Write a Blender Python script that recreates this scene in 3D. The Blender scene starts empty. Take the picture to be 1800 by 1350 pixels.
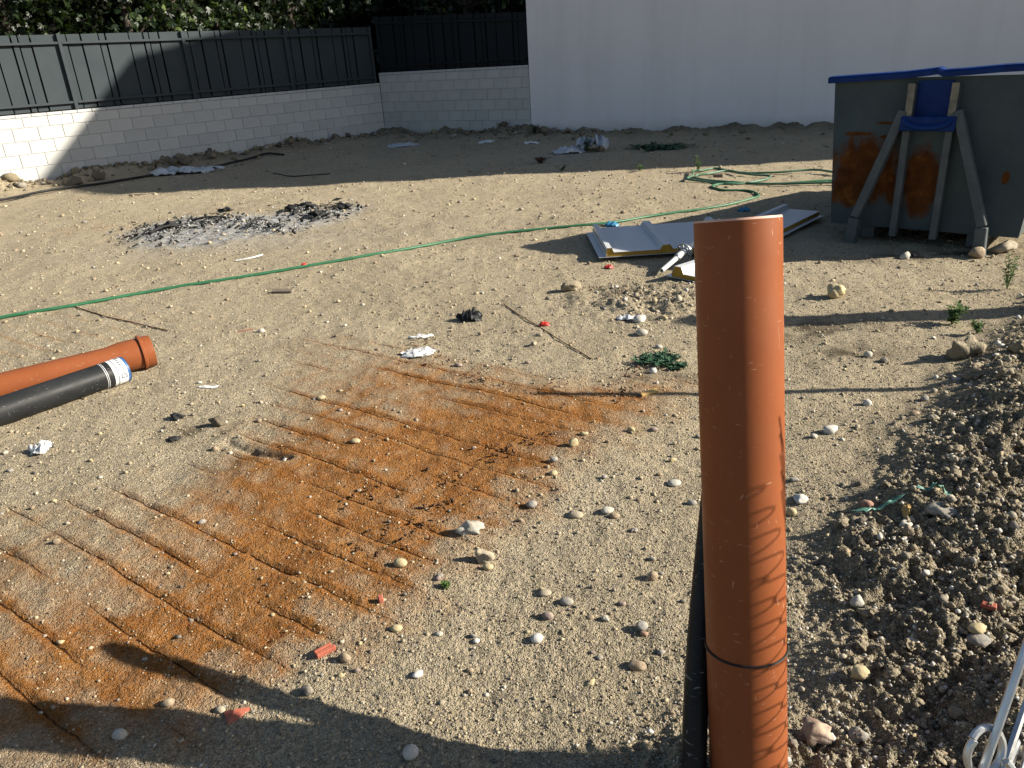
import bpy, math, random
import numpy as np
from mathutils import Vector, Matrix

# ------------------------------------------------------------------ camera, sky, sun, exposure
scene = bpy.context.scene
COL = scene.collection
R_ = math.radians
FPX, PITCH, ROLL, EYE = 1353.0, R_(23.3), R_(3.7), 1.53        # focal length in pixels of an 1800 wide frame
FWD = Vector((0, math.cos(PITCH), -math.sin(PITCH)))
UP0 = Vector((0, math.sin(PITCH), math.cos(PITCH)))
RT0 = Vector((1, 0, 0))
CR = RT0 * math.cos(ROLL) - UP0 * math.sin(ROLL)
CU = UP0 * math.cos(ROLL) + RT0 * math.sin(ROLL)
cd = bpy.data.cameras.new('camera'); cam = bpy.data.objects.new('camera', cd); COL.objects.link(cam)
cd.sensor_fit = 'HORIZONTAL'; cd.sensor_width = 36.0; cd.lens = 36.0 * FPX / 1800.0
cd.clip_start = 0.05; cd.clip_end = 2000
cam.matrix_world = Matrix(((CR.x, CU.x, -FWD.x, 0), (CR.y, CU.y, -FWD.y, 0), (CR.z, CU.z, -FWD.z, EYE), (0, 0, 0, 1)))
scene.camera = cam
SUN_AZ, SUN_EL = R_(96.0), R_(26.5)                             # azimuth clockwise from +Y
w = bpy.data.worlds.new('World'); scene.world = w; w.use_nodes = True
nt = w.node_tree; bg = nt.nodes['Background']
sky = nt.nodes.new('ShaderNodeTexSky'); sky.sky_type = 'NISHITA'; sky.sun_disc = False
sky.sun_elevation = SUN_EL; sky.sun_rotation = SUN_AZ; sky.dust_density = 1.0; sky.air_density = 1.0
nt.links.new(sky.outputs[0], bg.inputs[0]); bg.inputs[1].default_value = 0.053
sl = bpy.data.lights.new('sun', 'SUN'); sun = bpy.data.objects.new('sun', sl); COL.objects.link(sun)
sl.energy = 5.0; sl.angle = R_(0.5); sl.color = (1.0, 0.93, 0.80)
SDIR = Vector((math.sin(SUN_AZ) * math.cos(SUN_EL), math.cos(SUN_AZ) * math.cos(SUN_EL), math.sin(SUN_EL)))
sun.rotation_euler = SDIR.to_track_quat('Z', 'Y').to_euler(); sun.location = (12, -2, 14)
vs = scene.view_settings
vs.view_transform = 'Standard'; vs.look = 'None'; vs.gamma = 1.0; vs.exposure = 1.34
scene.render.resolution_x, scene.render.resolution_y = 1024, 768

rng = np.random.default_rng(11); random.seed(5)

# ------------------------------------------------------------------ noise and terrain
def _hash(ix, iy, s):
    h = (ix.astype(np.int64) * 374761393 + iy.astype(np.int64) * 668265263 + s * 974711) & 0xFFFFFFFF
    h = ((h ^ (h >> 13)) * 1274126177) & 0xFFFFFFFF
    h = (h ^ (h >> 16)) & 0xFFFFFFFF
    return h / 4294967295.0
def noise(x, y, s=0):
    ix, iy = np.floor(x), np.floor(y); fx, fy = x - ix, y - iy
    u = fx * fx * fx * (fx * (fx * 6 - 15) + 10); v = fy * fy * fy * (fy * (fy * 6 - 15) + 10)
    def g(dx, dy):
        a = _hash(ix + dx, iy + dy, s) * 2 * np.pi
        return np.cos(a) * (fx - dx) + np.sin(a) * (fy - dy)
    a = g(0, 0) * (1 - u) + g(1, 0) * u; b = g(0, 1) * (1 - u) + g(1, 1) * u
    return (a * (1 - v) + b * v) * 1.5
def fbm(x, y, o=4, s=0):
    t = 0; a = 1.0
    for k in range(o):
        t = t + a * noise(x, y, s + k * 7); a *= 0.5; x = x * 2.03 + 3.1; y = y * 2.03 - 1.7
    return t
def sstep(a, b, x):
    t = np.clip((x - a) / (b - a), 0, 1); return t * t * (3 - 2 * t)
def ray(px, py): return FWD + CR * ((px - 900) / FPX) - CU * ((py - 675) / FPX)
def flat(px, py, z=0.0):
    d = ray(px, py); t = (z - EYE) / d.z; return Vector((d.x * t, d.y * t, z))

WC = Vector((-2.43, 17.89)); WL = Vector((-7.83, 12.51)); WR = Vector((0.71, 15.83))   # wall corner, left wall, right wall
DL = (WL - WC).normalized(); DR = (WR - WC).normalized(); DH = Vector((0.8795, -0.4759))
def inside(x, y, poly):
    r = np.zeros(np.shape(x), bool); n = len(poly)
    for i in range(n):
        x0, y0 = poly[i]; x1, y1 = poly[(i + 1) % n]
        if y0 == y1: continue
        c = ((y0 > y) != (y1 > y)) & (x < (x1 - x0) * (y - y0) / (y1 - y0) + x0)
        r ^= c
    return r
def poly_soft(x, y, poly, soft):
    d = np.full(np.shape(x), 1e9)
    for i in range(len(poly)):
        ax, ay = poly[i]; bx, by = poly[(i + 1) % len(poly)]
        ex, ey = bx - ax, by - ay; t = np.clip(((x - ax) * ex + (y - ay) * ey) / (ex * ex + ey * ey), 0, 1)
        d = np.minimum(d, np.hypot(x - ax - ex * t, y - ay - ey * t))
    s = np.where(inside(x, y, poly), d, -d)
    return sstep(-soft, soft, s)
def seg_dist(x, y, a, b):
    ex, ey = b[0] - a[0], b[1] - a[1]; t = np.clip(((x - a[0]) * ex + (y - a[1]) * ey) / (ex * ex + ey * ey), 0, 1)
    return np.hypot(x - a[0] - ex * t, y - a[1] - ey * t)
RUST = [tuple(flat(*p)[:2]) for p in ((560, 590), (700, 612), (850, 660), (1020, 690), (1190, 680), (1120, 745), (985, 800), (880, 885), (740, 985), (650, 1060), (575, 1125),
        (430, 1190), (330, 1290), (0, 1345), (-160, 1200), (-160, 930), (60, 900), (240, 850), (400, 800), (480, 720))]
RUSTC = [tuple(flat(*p)[:2]) for p in ((700, 640), (900, 700), (1060, 715), (960, 790), (850, 880), (700, 975), (600, 1085), (440, 1150), (200, 1130), (250, 1000), (420, 960), (520, 860), (600, 780))]
ASH = [tuple(flat(*p)[:2]) for p in ((215, 428), (250, 400), (330, 384), (480, 378), (560, 372), (630, 362), (600, 385), (520, 405), (400, 430), (300, 440))]
LA = R_(-36.5)
def grid_lines(x, y):
    u = x * -math.sin(LA) + y * math.cos(LA); v = x * math.cos(LA) + y * math.sin(LA)
    wob = 0.003 * noise(v * 3, u * 3, 91)
    du = np.abs(((u + wob - 0.637) / 0.147 + 0.5) % 1 - 0.5) * 0.147
    dv = np.abs(((v + wob + 0.05) / 0.147 + 0.5) % 1 - 0.5) * 0.147
    ia = np.floor((u - 0.637) / 0.147 + 0.5)
    gate = sstep(-0.35, 0.05, noise(v * 1.3 + ia * 7.7, ia * 3.1, 92) + 0.12)
    gb = sstep(0.0, 0.4, noise(x * 2.5, y * 2.5, 93))
    return du, dv, gate, gb
def mound_mask(x, y):
    xb = np.maximum(0.55 + 0.25 * (y - 1.2), 0.95 * y - 1.1) + 0.12 * noise(x * 2.2, y * 2.2, 5)
    m = sstep(-0.12, 0.55, x - xb) * sstep(-1.5, 0.3, y)
    return m
def rough_mask(x, y):
    m = mound_mask(x, y)
    dw = np.minimum(np.minimum(seg_dist(x, y, WC, WC + DL * 14), seg_dist(x, y, WC, WR)), seg_dist(x, y, WR, WR + DH * 9))
    m2 = np.exp(-(dw / 0.55) ** 2) * (0.5 + 0.8 * np.clip(noise(x * 1.6, y * 1.6, 8) + 0.4, 0, 1))
    m3 = 0.8 * np.exp(-(np.hypot((x - 0.95) / 0.5, (y - 4.75) / 0.35)) ** 2)
    m4 = 0.9 * np.exp(-(np.hypot((x - 0.46) / 0.3, (y - 1.16) / 0.2)) ** 2)
    return m, m2, m3, m4
def billow(x, y, s): return np.abs(noise(x, y, s)) * 2
def terrain(x, y):
    x = np.asarray(x, float); y = np.asarray(y, float)
    r = np.hypot(x, y)
    z = 0.022 * fbm(x * 0.7, y * 0.7, 3, 1) + 0.007 * fbm(x * 4, y * 4, 3, 2) + 0.0035 * fbm(x * 15, y * 15, 3, 3)
    near = sstep(9, 2, r)
    z = z + near * 0.0022 * noise(x * 70, y * 70, 4) + 0.006 * np.clip(noise(x * 8, y * 8, 6), 0, 1) * sstep(3.5, 6, r)
    m, m2, m3, m4 = rough_mask(x, y)
    mm = np.clip(m + m2 + m3 + m4, 0, 1.2)
    cl = 0.045 * billow(x * 3.3, y * 3.3, 20) + 0.022 * (1 - billow(x * 9, y * 9, 21)) + 0.021 * (1 - billow(x * 21, y * 21, 22)) + 0.017 * noise(x * 44, y * 44, 23) + 0.008 * noise(x * 90, y * 90, 24)
    z = z + m * 0.085 + m2 * 0.11 + m3 * 0.02 + m4 * 0.09 + mm * (cl - 0.03)
    du, dv, gate, gb = grid_lines(x, y)
    k = poly_soft(x, y, RUST, 0.12)
    z = z - k * gate * 0.004 * np.exp(-(du / 0.012) ** 2) + k * gate * 0.003 * np.exp(-((du - 0.022) / 0.012) ** 2) - k * gb * 0.0025 * np.exp(-(dv / 0.010) ** 2)
    fl = poly_soft(x, y, ASH, 0.12)
    z = z + fl * (0.012 + 0.012 * fbm(x * 6, y * 6, 3, 30))
    t = [flat(400, 775), flat(440, 790), flat(505, 808)]
    for a, b in zip(t[:-1], t[1:]): z = z - 0.022 * np.exp(-(seg_dist(x, y, a, b) / 0.022) ** 2)
    return z
def tz(x, y): return float(terrain(np.array([x]), np.array([y]))[0])
def spot(px, py):                                               # the ground point seen along a sight line
    z = 0.0
    for _ in range(7):
        p = flat(px, py, z); z = 0.5 * z + 0.5 * tz(p.x, p.y)
    return Vector((p.x, p.y, tz(p.x, p.y)))

# ------------------------------------------------------------------ materials
K = 0.74                                                        # one reflectance scale for all colours below
def mat(name, base=(0.5, 0.5, 0.5), rough=0.7, metal=0.0, spec=0.5):
    m = bpy.data.materials.new(name); m.use_nodes = True
    b = m.node_tree.nodes['Principled BSDF']
    b.inputs['Base Color'].default_value = (*[q * K for q in base], 1); b.inputs['Roughness'].default_value = rough
    b.inputs['Metallic'].default_value = metal; b.inputs['Specular IOR Level'].default_value = spec
    return m
class NT:
    def __init__(s, m): s.t = m.node_tree; s.b = s.t.nodes['Principled BSDF']; s.co = s.n('ShaderNodeTexCoord')
    def n(s, k, **kw):
        o = s.t.nodes.new(k)
        for a, v in kw.items(): setattr(o, a, v)
        return o
    def l(s, a, b): s.t.links.new(a, b)
    def noise(s, scale, detail=4, rough=0.55, co='Object', vec=None):
        o = s.n('ShaderNodeTexNoise'); o.inputs['Scale'].default_value = scale; o.inputs['Detail'].default_value = detail; o.inputs['Roughness'].default_value = rough
        s.l(vec or s.co.outputs[co], o.inputs['Vector']); return o.outputs['Fac']
    def ramp(s, f, stops):
        o = s.n('ShaderNodeValToRGB'); e = o.color_ramp.elements
        while len(e) < len(stops): e.new(0.5)
        for k, (p, c) in enumerate(stops):
            e[k].position = p; e[k].color = (*[q * K for q in c], 1) if not np.isscalar(c) else (c, c, c, 1)
        s.l(f, o.inputs[0]); return o.outputs[0]
    def mix(s, f, a, b, mode='MIX'):
        o = s.n('ShaderNodeMix', data_type='RGBA', blend_type=mode)
        for sock, v in ((o.inputs[0], f), (o.inputs[6], a), (o.inputs[7], b)):
            if hasattr(v, 'is_linked'): s.l(v, sock)
            elif np.isscalar(v): sock.default_value = v
            else: sock.default_value = (*[q * K for q in v], 1)
        return o.outputs[2]
    def math(s, op, a, b=0.0, clamp=False):
        o = s.n('ShaderNodeMath', operation=op, use_clamp=clamp)
        for sock, v in ((o.inputs[0], a), (o.inputs[1], b)):
            if hasattr(v, 'is_linked'): s.l(v, sock)
            else: sock.default_value = v
        return o.outputs[0]
    def bump(s, h, strength=0.3, dist=0.01, prev=None):
        o = s.n('ShaderNodeBump'); o.inputs['Strength'].default_value = strength; o.inputs['Distance'].default_value = dist
        s.l(h, o.inputs['Height'])
        if prev is not None: s.l(prev, o.inputs['Normal'])
        return o.outputs[0]
    def attr(s, name, out='Fac'):
        o = s.n('ShaderNodeAttribute'); o.attribute_name = name; return o.outputs[out]
    def color(s, c): s.l(c, s.b.inputs['Base Color'])
    def rough(s, c): s.l(c, s.b.inputs['Roughness'])
    def normal(s, c): s.l(c, s.b.inputs['Normal'])

def speckled(name, a, b, scale=8, rough=0.8, bump=0.3, bscale=60, dist=0.004, spec=0.3, metal=0.0):
    m = mat(name, a, rough, metal, spec); t = NT(m)
    f = t.noise(scale, 6, 0.65)
    t.color(t.ramp(f, [(0.3, a), (0.7, b)]))
    if bump: t.normal(t.bump(t.noise(bscale, 5, 0.6), bump, dist))
    return m

def ground_material():
    m = mat('sandy_ground', rough=1.0, spec=0.02); t = NT(m)
    big = t.noise(0.6, 5, 0.6); mid = t.noise(6, 6, 0.65); fine = t.noise(70, 5, 0.7); grit = t.noise(330, 3, 0.7)
    c = t.ramp(big, [(0.3, (0.60, 0.490, 0.320)), (0.7, (0.69, 0.575, 0.395))])
    c = t.mix(t.ramp(mid, [(0.35, 0.0), (0.75, 0.5)]), c, (0.48, 0.41, 0.30))
    c = t.mix(t.ramp(fine, [(0.36, 0.45), (0.52, 0.0)]), c, (0.20, 0.160, 0.105))
    c = t.mix(t.ramp(grit, [(0.55, 0.0), (0.72, 0.55)]), c, (0.64, 0.55, 0.40))
    vor = t.n('ShaderNodeTexVoronoi'); vor.inputs['Scale'].default_value = 95; t.l(t.co.outputs['Object'], vor.inputs['Vector'])
    sc = t.n('ShaderNodeSeparateColor'); t.l(vor.outputs['Color'], sc.inputs[0])
    c = t.mix(t.ramp(sc.outputs[0], [(0.80, 0.0), (0.96, 0.5)]), c, (0.27, 0.25, 0.23))
    c = t.mix(t.ramp(sc.outputs[1], [(0.88, 0.0), (0.97, 0.5)]), c, (0.62, 0.55, 0.43))
    vg0 = t.n('ShaderNodeTexVoronoi'); vg0.inputs['Scale'].default_value = 210; t.l(t.co.outputs['Object'], vg0.inputs['Vector']); sg_ = t.n('ShaderNodeSeparateColor'); t.l(vg0.outputs['Color'], sg_.inputs[0])
    c = t.mix(1.0, c, t.ramp(sg_.outputs[2], [(0.0, 0.66), (0.4, 1.0), (1.0, 1.22)]), 'MULTIPLY')
    grey = t.attr('grey'); c = t.mix(t.math('MULTIPLY', grey, 0.75), c, t.mix(1.0, t.mix(t.ramp(fine, [(0.38, 1.0), (0.56, 0.0)]), (0.42, 0.360, 0.255), (0.145, 0.120, 0.082)), t.ramp(sg_.outputs[1], [(0.0, 0.42), (0.5, 0.92), (1.0, 1.4)]), 'MULTIPLY'))
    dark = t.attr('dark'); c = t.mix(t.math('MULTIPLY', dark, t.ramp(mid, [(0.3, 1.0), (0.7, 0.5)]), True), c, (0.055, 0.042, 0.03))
    rust = t.attr('rust')
    sp_ = t.n('ShaderNodeSeparateXYZ'); t.l(t.co.outputs['Object'], sp_.inputs[0])
    wob_ = t.math('MULTIPLY', t.math('SUBTRACT', t.noise(5, 4, 0.6), 0.5), 0.022); fw_ = t.math('MULTIPLY', t.math('SUBTRACT', t.noise(45, 3, 0.6), 0.5), 0.008)
    uu_ = t.math('ADD', t.math('ADD', t.math('MULTIPLY', sp_.outputs[0], -math.sin(LA)), t.math('MULTIPLY', sp_.outputs[1], math.cos(LA))), t.math('ADD', wob_, fw_))
    fr_ = t.math('ABSOLUTE', t.math('SUBTRACT', t.math('FRACT', t.math('ADD', t.math('DIVIDE', t.math('SUBTRACT', uu_, 0.637), 0.147), 0.5)), 0.5))
    crack = t.math('MULTIPLY', t.attr('line'), t.ramp(fr_, [(0.008, 1.0), (0.026, 0.0)]))
    crack = t.math('MULTIPLY', crack, t.ramp(t.noise(8, 3, 0.6), [(0.36, 0.0), (0.44, 1.0)]))
    rn = t.math('MULTIPLY', rust, t.math('ADD', t.ramp(fine, [(0.3, 1.0), (0.62, 0.72)]), t.ramp(mid, [(0.35, 0.1), (0.7, -0.12)])), True)
    rc = t.mix(t.ramp(mid, [(0.3, 0.0), (0.7, 1.0)]), (0.29, 0.088, 0.012), (0.50, 0.195, 0.034))
    rc = t.mix(t.ramp(grit, [(0.5, 0.0), (0.75, 0.6)]), rc, (0.66, 0.44, 0.20))
    c = t.mix(rn, c, rc)
    c = t.mix(t.math('MULTIPLY', crack, 0.9), c, (0.050, 0.017, 0.008))
    ash = t.attr('ash'); an = t.math('MULTIPLY', ash, t.ramp(mid, [(0.3, 1.15), (0.75, 0.6)]), True)
    c = t.mix(an, c, t.ramp(t.noise(14, 6, 0.75), [(0.34, (0.07, 0.068, 0.066)), (0.44, (0.40, 0.40, 0.395)), (0.70, (0.66, 0.66, 0.65))]))
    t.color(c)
    h1 = t.bump(fine, 0.9, 0.014); h2 = t.bump(grit, 1.0, 0.007, h1)
    vg = t.n('ShaderNodeTexVoronoi'); vg.inputs['Scale'].default_value = 210; t.l(t.co.outputs['Object'], vg.inputs['Vector'])
    vd = t.bump(t.math('SUBTRACT', 1.0, vor.outputs['Distance']), 0.7, 0.011, h2); vd = t.bump(t.math('SUBTRACT', 1.0, vg.outputs['Distance']), 0.8, 0.007, vd); cb = t.bump(t.math('SUBTRACT', 1.0, crack), 0.8, 0.010, vd); t.normal(cb)
    return m
def pebble_material():
    m = mat('pebble_stone', rough=0.9, spec=0.1); t = NT(m)
    c = t.attr('stone', 'Color'); f = t.noise(45, 5, 0.65)
    t.color(t.mix(1.0, c, t.ramp(f, [(0.3, 0.70), (0.7, 1.15)]), 'MULTIPLY')); t.normal(t.bump(t.noise(180, 4, 0.6), 0.4, 0.003)); return m
M = {}
M['ground'] = ground_material(); M['pebble'] = pebble_material()
def wall_block_material():
    m = mat('concrete_block', rough=0.9, spec=0.2); t = NT(m)
    oi = t.n('ShaderNodeObjectInfo')
    c = t.ramp(t.noise(3.0, 6, 0.6), [(0.3, (0.53, 0.525, 0.505)), (0.7, (0.60, 0.595, 0.57))])
    c = t.mix(1.0, c, t.ramp(oi.outputs['Random'], [(0.0, 0.93), (1.0, 1.04)]), 'MULTIPLY')
    c = t.mix(t.ramp(t.noise(18, 6, 0.7), [(0.55, 0.0), (0.85, 0.35)]), c, (0.42, 0.41, 0.38))
    t.color(c); t.normal(t.bump(t.noise(140, 4, 0.6), 0.35, 0.003)); return m
M['block'] = wall_block_material()
M['mortar'] = speckled('mortar', (0.40, 0.39, 0.37), (0.50, 0.49, 0.47), 20)
def render_wall():
    m = mat('white_render', rough=0.9, spec=0.15); t = NT(m)
    c = t.ramp(t.noise(0.5, 6, 0.6), [(0.3, (0.82, 0.79, 0.80)), (0.7, (0.89, 0.86, 0.87))])
    sep = t.n('ShaderNodeSeparateXYZ'); t.l(t.co.outputs['Object'], sep.inputs[0])
    f = t.math('ADD', sep.outputs[2], t.math('MULTIPLY', t.noise(2.5, 6, 0.7), 0.35))
    c = t.mix(t.ramp(f, [(0.16, 0.6), (0.46, 0.0)]), c, (0.46, 0.41, 0.33))          # splashed dirt along the foot
    st = t.n('ShaderNodeMapping'); st.inputs['Scale'].default_value = (1.5, 1.5, 0.12); t.l(t.co.outputs['Object'], st.inputs[0])
    c = t.mix(t.ramp(t.noise(1.6, 5, 0.6, vec=st.outputs[0]), [(0.5, 0.0), (0.8, 0.22)]), c, (0.47, 0.46, 0.45))
    t.color(c); t.normal(t.bump(t.noise(90, 5, 0.6), 0.25, 0.003, t.bump(t.noise(3, 3, 0.5), 0.25, 0.02))); return m
M['render'] = render_wall()
M['fence'] = speckled('anthracite_sheet', (0.042, 0.053, 0.060), (0.052, 0.064, 0.071), 2.5, 0.5, 0.0, spec=0.07)
M['fence_post'] = speckled('anthracite_post', (0.045, 0.055, 0.062), (0.055, 0.066, 0.073), 5, 0.5, 0.0, spec=0.07)
M['fence_shaded'] = mat('shade_darkened_sheet', (0.014, 0.018, 0.022), 0.6, 0, 0.1)  # darker copy of the anthracite sheet, deep shade put into the colour
M['seam_shade'] = mat('seam_shade_black', (0.008, 0.010, 0.012), 0.7, 0, 0.1)  # near-black colour paints the shade inside the strip gaps
def leaf_material():
    m = mat('leaf', rough=0.45, spec=0.4); t = NT(m); a = t.attr('shade_tint')
    t.color(t.ramp(a, [(0.0, (0.006, 0.013, 0.003)), (0.70, (0.012, 0.026, 0.005)), (0.84, (0.040, 0.068, 0.012)), (1.0, (0.150, 0.190, 0.050))]))  # painted light: most leaves near black as shaded, few bright as sunlit
    tr = t.n('ShaderNodeBsdfTranslucent'); tr.inputs[0].default_value = (0.03, 0.05, 0.006, 1)
    mx = t.n('ShaderNodeMixShader'); mx.inputs[0].default_value = 0.2
    out = t.t.nodes['Material Output']; t.l(t.b.outputs[0], mx.inputs[1]); t.l(tr.outputs[0], mx.inputs[2]); t.l(mx.outputs[0], out.inputs[0]); return m
M['leaf'] = leaf_material()
M['bark'] = speckled('bark', (0.035, 0.027, 0.020), (0.07, 0.055, 0.042), 12, 0.95, 0.6, 30, 0.02)
M['shade_fill'] = mat('painted_shade_twigs', (0.010, 0.010, 0.007), 0.95, 0, 0.1)  # near-black colour stands in for the shade inside the hedge
M['weed'] = speckled('weed_green', (0.06, 0.12, 0.025), (0.12, 0.19, 0.05), 30, 0.6, 0.0)
M['weed_dark'] = speckled('weed_dark_green', (0.025, 0.075, 0.035), (0.05, 0.12, 0.06), 30, 0.6, 0.0)
def skip_material():
    m = mat('skip_paint', rough=0.65, spec=0.12); t = NT(m); v = t.co.outputs['Object']
    c = t.ramp(t.noise(2.5, 6, 0.65), [(0.3, (0.048, 0.068, 0.076)), (0.7, (0.078, 0.102, 0.108))])
    c = t.mix(t.ramp(t.noise(16, 6, 0.75), [(0.56, 0.0), (0.8, 0.6)]), c, (0.045, 0.05, 0.048))
    sep = t.n('ShaderNodeSeparateXYZ'); t.l(t.attr('uvw', 'Vector'), sep.inputs[0]); U, Z = sep.outputs[0], sep.outputs[2]
    mpk = t.n('ShaderNodeMapping'); mpk.inputs['Scale'].default_value = (1.0, 1.0, 0.22); t.l(t.co.outputs['Object'], mpk.inputs[0])
    edge = t.math('MULTIPLY', t.math('SUBTRACT', t.math('ADD', t.math('MULTIPLY', t.noise(6, 7, 0.7), 0.5), t.math('MULTIPLY', t.noise(16, 5, 0.6, vec=mpk.outputs[0]), 0.5)), 0.5), 0.42)
    def blob(u, z, ru, rz, soft=0.5):
        a = t.math('POWER', t.math('DIVIDE', t.math('SUBTRACT', U, u), ru), 2.0); b = t.math('POWER', t.math('DIVIDE', t.math('SUBTRACT', Z, z), rz), 2.0)
        d = t.math('ADD', t.math('ADD', a, b), t.math('MULTIPLY', edge, 6.0)); return t.ramp(d, [(1.0 - soft, 1.0), (1.0, 0.0)])
    mk = blob(0.30, 0.55, 0.27, 0.29)
    for b in ((0.21, 0.38, 0.20, 0.15), (0.70, 0.46, 0.15, 0.28), (0.22, 0.80, 0.13, 0.016), (0.40, 0.88, 0.08, 0.013), (0.42, 0.78, 0.08, 0.02), (0.52, 0.40, 0.08, 0.14), (1.23, 0.52, 0.03, 0.05)):
        mk = t.math('MAXIMUM', mk, blob(*b))
    rc = t.ramp(t.noise(9, 6, 0.7), [(0.3, (0.045, 0.014, 0.005)), (0.55, (0.11, 0.036, 0.007)), (0.75, (0.22, 0.085, 0.018))])
    c = t.mix(mk, c, rc); t.color(c)
    t.rough(t.math('ADD', t.math('MULTIPLY', mk, 0.3), 0.55))
    t.normal(t.bump(t.noise(3, 4, 0.5), 0.35, 0.03, t.bump(t.noise(60, 5, 0.6), 0.2, 0.003))); return m
M['skip'] = skip_material()
M['skip_frame'] = speckled('skip_frame_paint', (0.075, 0.090, 0.094), (0.125, 0.138, 0.138), 9, 0.65, 0.3, 40, 0.004, 0.12)
M['cream_wear'] = speckled('worn_cream_paint', (0.30, 0.27, 0.19), (0.11, 0.11, 0.10), 14, 0.6, 0.3, 40)
M['blue'] = speckled('blue_paint', (0.003, 0.020, 0.115), (0.007, 0.040, 0.19), 9, 0.5, 0.2, 30, 0.004, 0.12)
def pvc(name, a, b, scratch=(0.62, 0.36, 0.25)):
    m = mat(name, a, 0.42, 0, 0.15); t = NT(m)
    c = t.ramp(t.noise(5, 4, 0.6), [(0.3, a), (0.7, b)])
    for rot, sc, th in (((0.3, 0.1, 0.2), (26, 26, 170), 0.735), ((0.9, 0.5, 0.2), (35, 190, 30), 0.75), ((0.2, 1.2, 0.8), (24, 24, 150), 0.74), ((0, 0, 0), (130, 130, 9), 0.74)):
        mp = t.n('ShaderNodeMapping'); mp.inputs['Rotation'].default_value = rot; mp.inputs['Scale'].default_value = sc; t.l(t.co.outputs['Object'], mp.inputs[0])
        f = t.noise(1.0, 2, 0.5, vec=mp.outputs[0]); c = t.mix(t.ramp(f, [(th - 0.03, 0.0), (th + 0.03, 0.75)]), c, scratch)
    c = t.mix(t.ramp(t.noise(60, 5, 0.8), [(0.66, 0.0), (0.76, 0.55)]), c, (0.50, 0.33, 0.22))
    t.color(c); t.rough(t.ramp(t.noise(9, 5, 0.6), [(0.3, 0.36), (0.7, 0.56)])); t.normal(t.bump(t.noise(7, 3, 0.5), 0.06, 0.01)); return m
M['orange_pvc'] = pvc('orange_brown_pvc', (0.250, 0.073, 0.026), (0.285, 0.088, 0.033), (0.46, 0.27, 0.18))
M['black_pvc'] = pvc('black_plastic', (0.016, 0.017, 0.018), (0.030, 0.031, 0.032), (0.22, 0.21, 0.19))
M['black_hose'] = pvc('black_hose_rubber', (0.012, 0.012, 0.013), (0.022, 0.022, 0.023), (0.25, 0.25, 0.25))
M['cut_edge'] = speckled('pale_cut_pvc', (0.62, 0.36, 0.26), (0.72, 0.48, 0.38), 30, 0.6, 0.0)
M['hose'] = speckled('green_hose_rubber', (0.022, 0.115, 0.050), (0.045, 0.18, 0.09), 14, 0.45, 0.0, spec=0.3)
M['hose_pale'] = speckled('faded_green_hose', (0.05, 0.13, 0.075), (0.11, 0.22, 0.14), 14, 0.45, 0.0)
M['red'] = speckled('red_plastic', (0.50, 0.030, 0.022), (0.62, 0.06, 0.04), 30, 0.4, 0.0)
M['panel_white'] = speckled('white_coated_steel', (0.60, 0.61, 0.63), (0.68, 0.69, 0.70), 6, 0.35, 0.0, spec=0.5)
M['foam'] = speckled('yellow_foam_core', (0.36, 0.20, 0.025), (0.46, 0.29, 0.045), 25, 0.9, 0.5, 60)
M['foam_bright'] = speckled('bright_yellow_foam', (0.78, 0.58, 0.04), (0.82, 0.66, 0.08), 25, 0.9, 0.5, 60)
M['galv'] = speckled('galvanised_steel', (0.50, 0.52, 0.54), (0.66, 0.68, 0.70), 30, 0.38, 0.2, 90, 0.002, 0.5, 0.85)
M['pole_white'] = speckled('white_painted_steel', (0.60, 0.60, 0.57), (0.74, 0.74, 0.71), 20, 0.5, 0.2, 60)
M['film'] = speckled('dusty_plastic_film', (0.42, 0.44, 0.46), (0.62, 0.64, 0.66), 18, 0.45, 0.4, 40, 0.01)
M['paper'] = speckled('white_scrap', (0.70, 0.70, 0.69), (0.82, 0.82, 0.80), 18, 0.7, 0.4, 40, 0.01)
M['char'] = speckled('charred_black', (0.012, 0.012, 0.012), (0.05, 0.049, 0.048), 30, 0.9, 0.6, 60, 0.01)
M['ashwhite'] = speckled('white_ash', (0.45, 0.45, 0.44), (0.70, 0.70, 0.69), 30, 0.95, 0.5, 60, 0.01)
M['clod'] = speckled('dry_earth_clod', (0.30, 0.25, 0.175), (0.46, 0.39, 0.28), 45, 1.0, 1.0, 110, 0.014, 0.03)
M['dark_clod'] = speckled('dark_earth_clod', (0.12, 0.095, 0.065), (0.22, 0.18, 0.13), 25, 0.95, 0.9, 70, 0.012)
M['brick'] = speckled('red_fired_clay', (0.36, 0.085, 0.05), (0.47, 0.16, 0.10), 30, 0.85, 0.4, 80)
M['wood'] = speckled('weathered_wood', (0.13, 0.105, 0.08), (0.24, 0.20, 0.15), 40, 0.85, 0.4, 80)
M['yellow_wood'] = speckled('yellow_wood', (0.50, 0.31, 0.10), (0.62, 0.42, 0.17), 30, 0.8, 0.3, 60)
M['blue_plastic'] = speckled('blue_plastic', (0.03, 0.17, 0.33), (0.06, 0.27, 0.44), 25, 0.4, 0.3, 40, 0.01)
M['teal'] = speckled('teal_ribbon', (0.07, 0.22, 0.17), (0.16, 0.34, 0.28), 25, 0.5, 0.0)
M['tape_white'] = speckled('white_tape', (0.70, 0.71, 0.72), (0.82, 0.83, 0.84), 20, 0.45, 0.0)
M['tape_blue'] = speckled('blue_tape', (0.035, 0.10, 0.27), (0.06, 0.16, 0.36), 20, 0.45, 0.0)
M['ink'] = mat('dark_print', (0.03, 0.035, 0.05), 0.6)
M['rebar'] = speckled('rusty_wire', (0.10, 0.045, 0.02), (0.18, 0.085, 0.04), 40, 0.9, 0.2)
M['post_concrete'] = speckled('post_concrete', (0.34, 0.33, 0.31), (0.44, 0.43, 0.40), 14, 0.9, 0.3)
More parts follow.
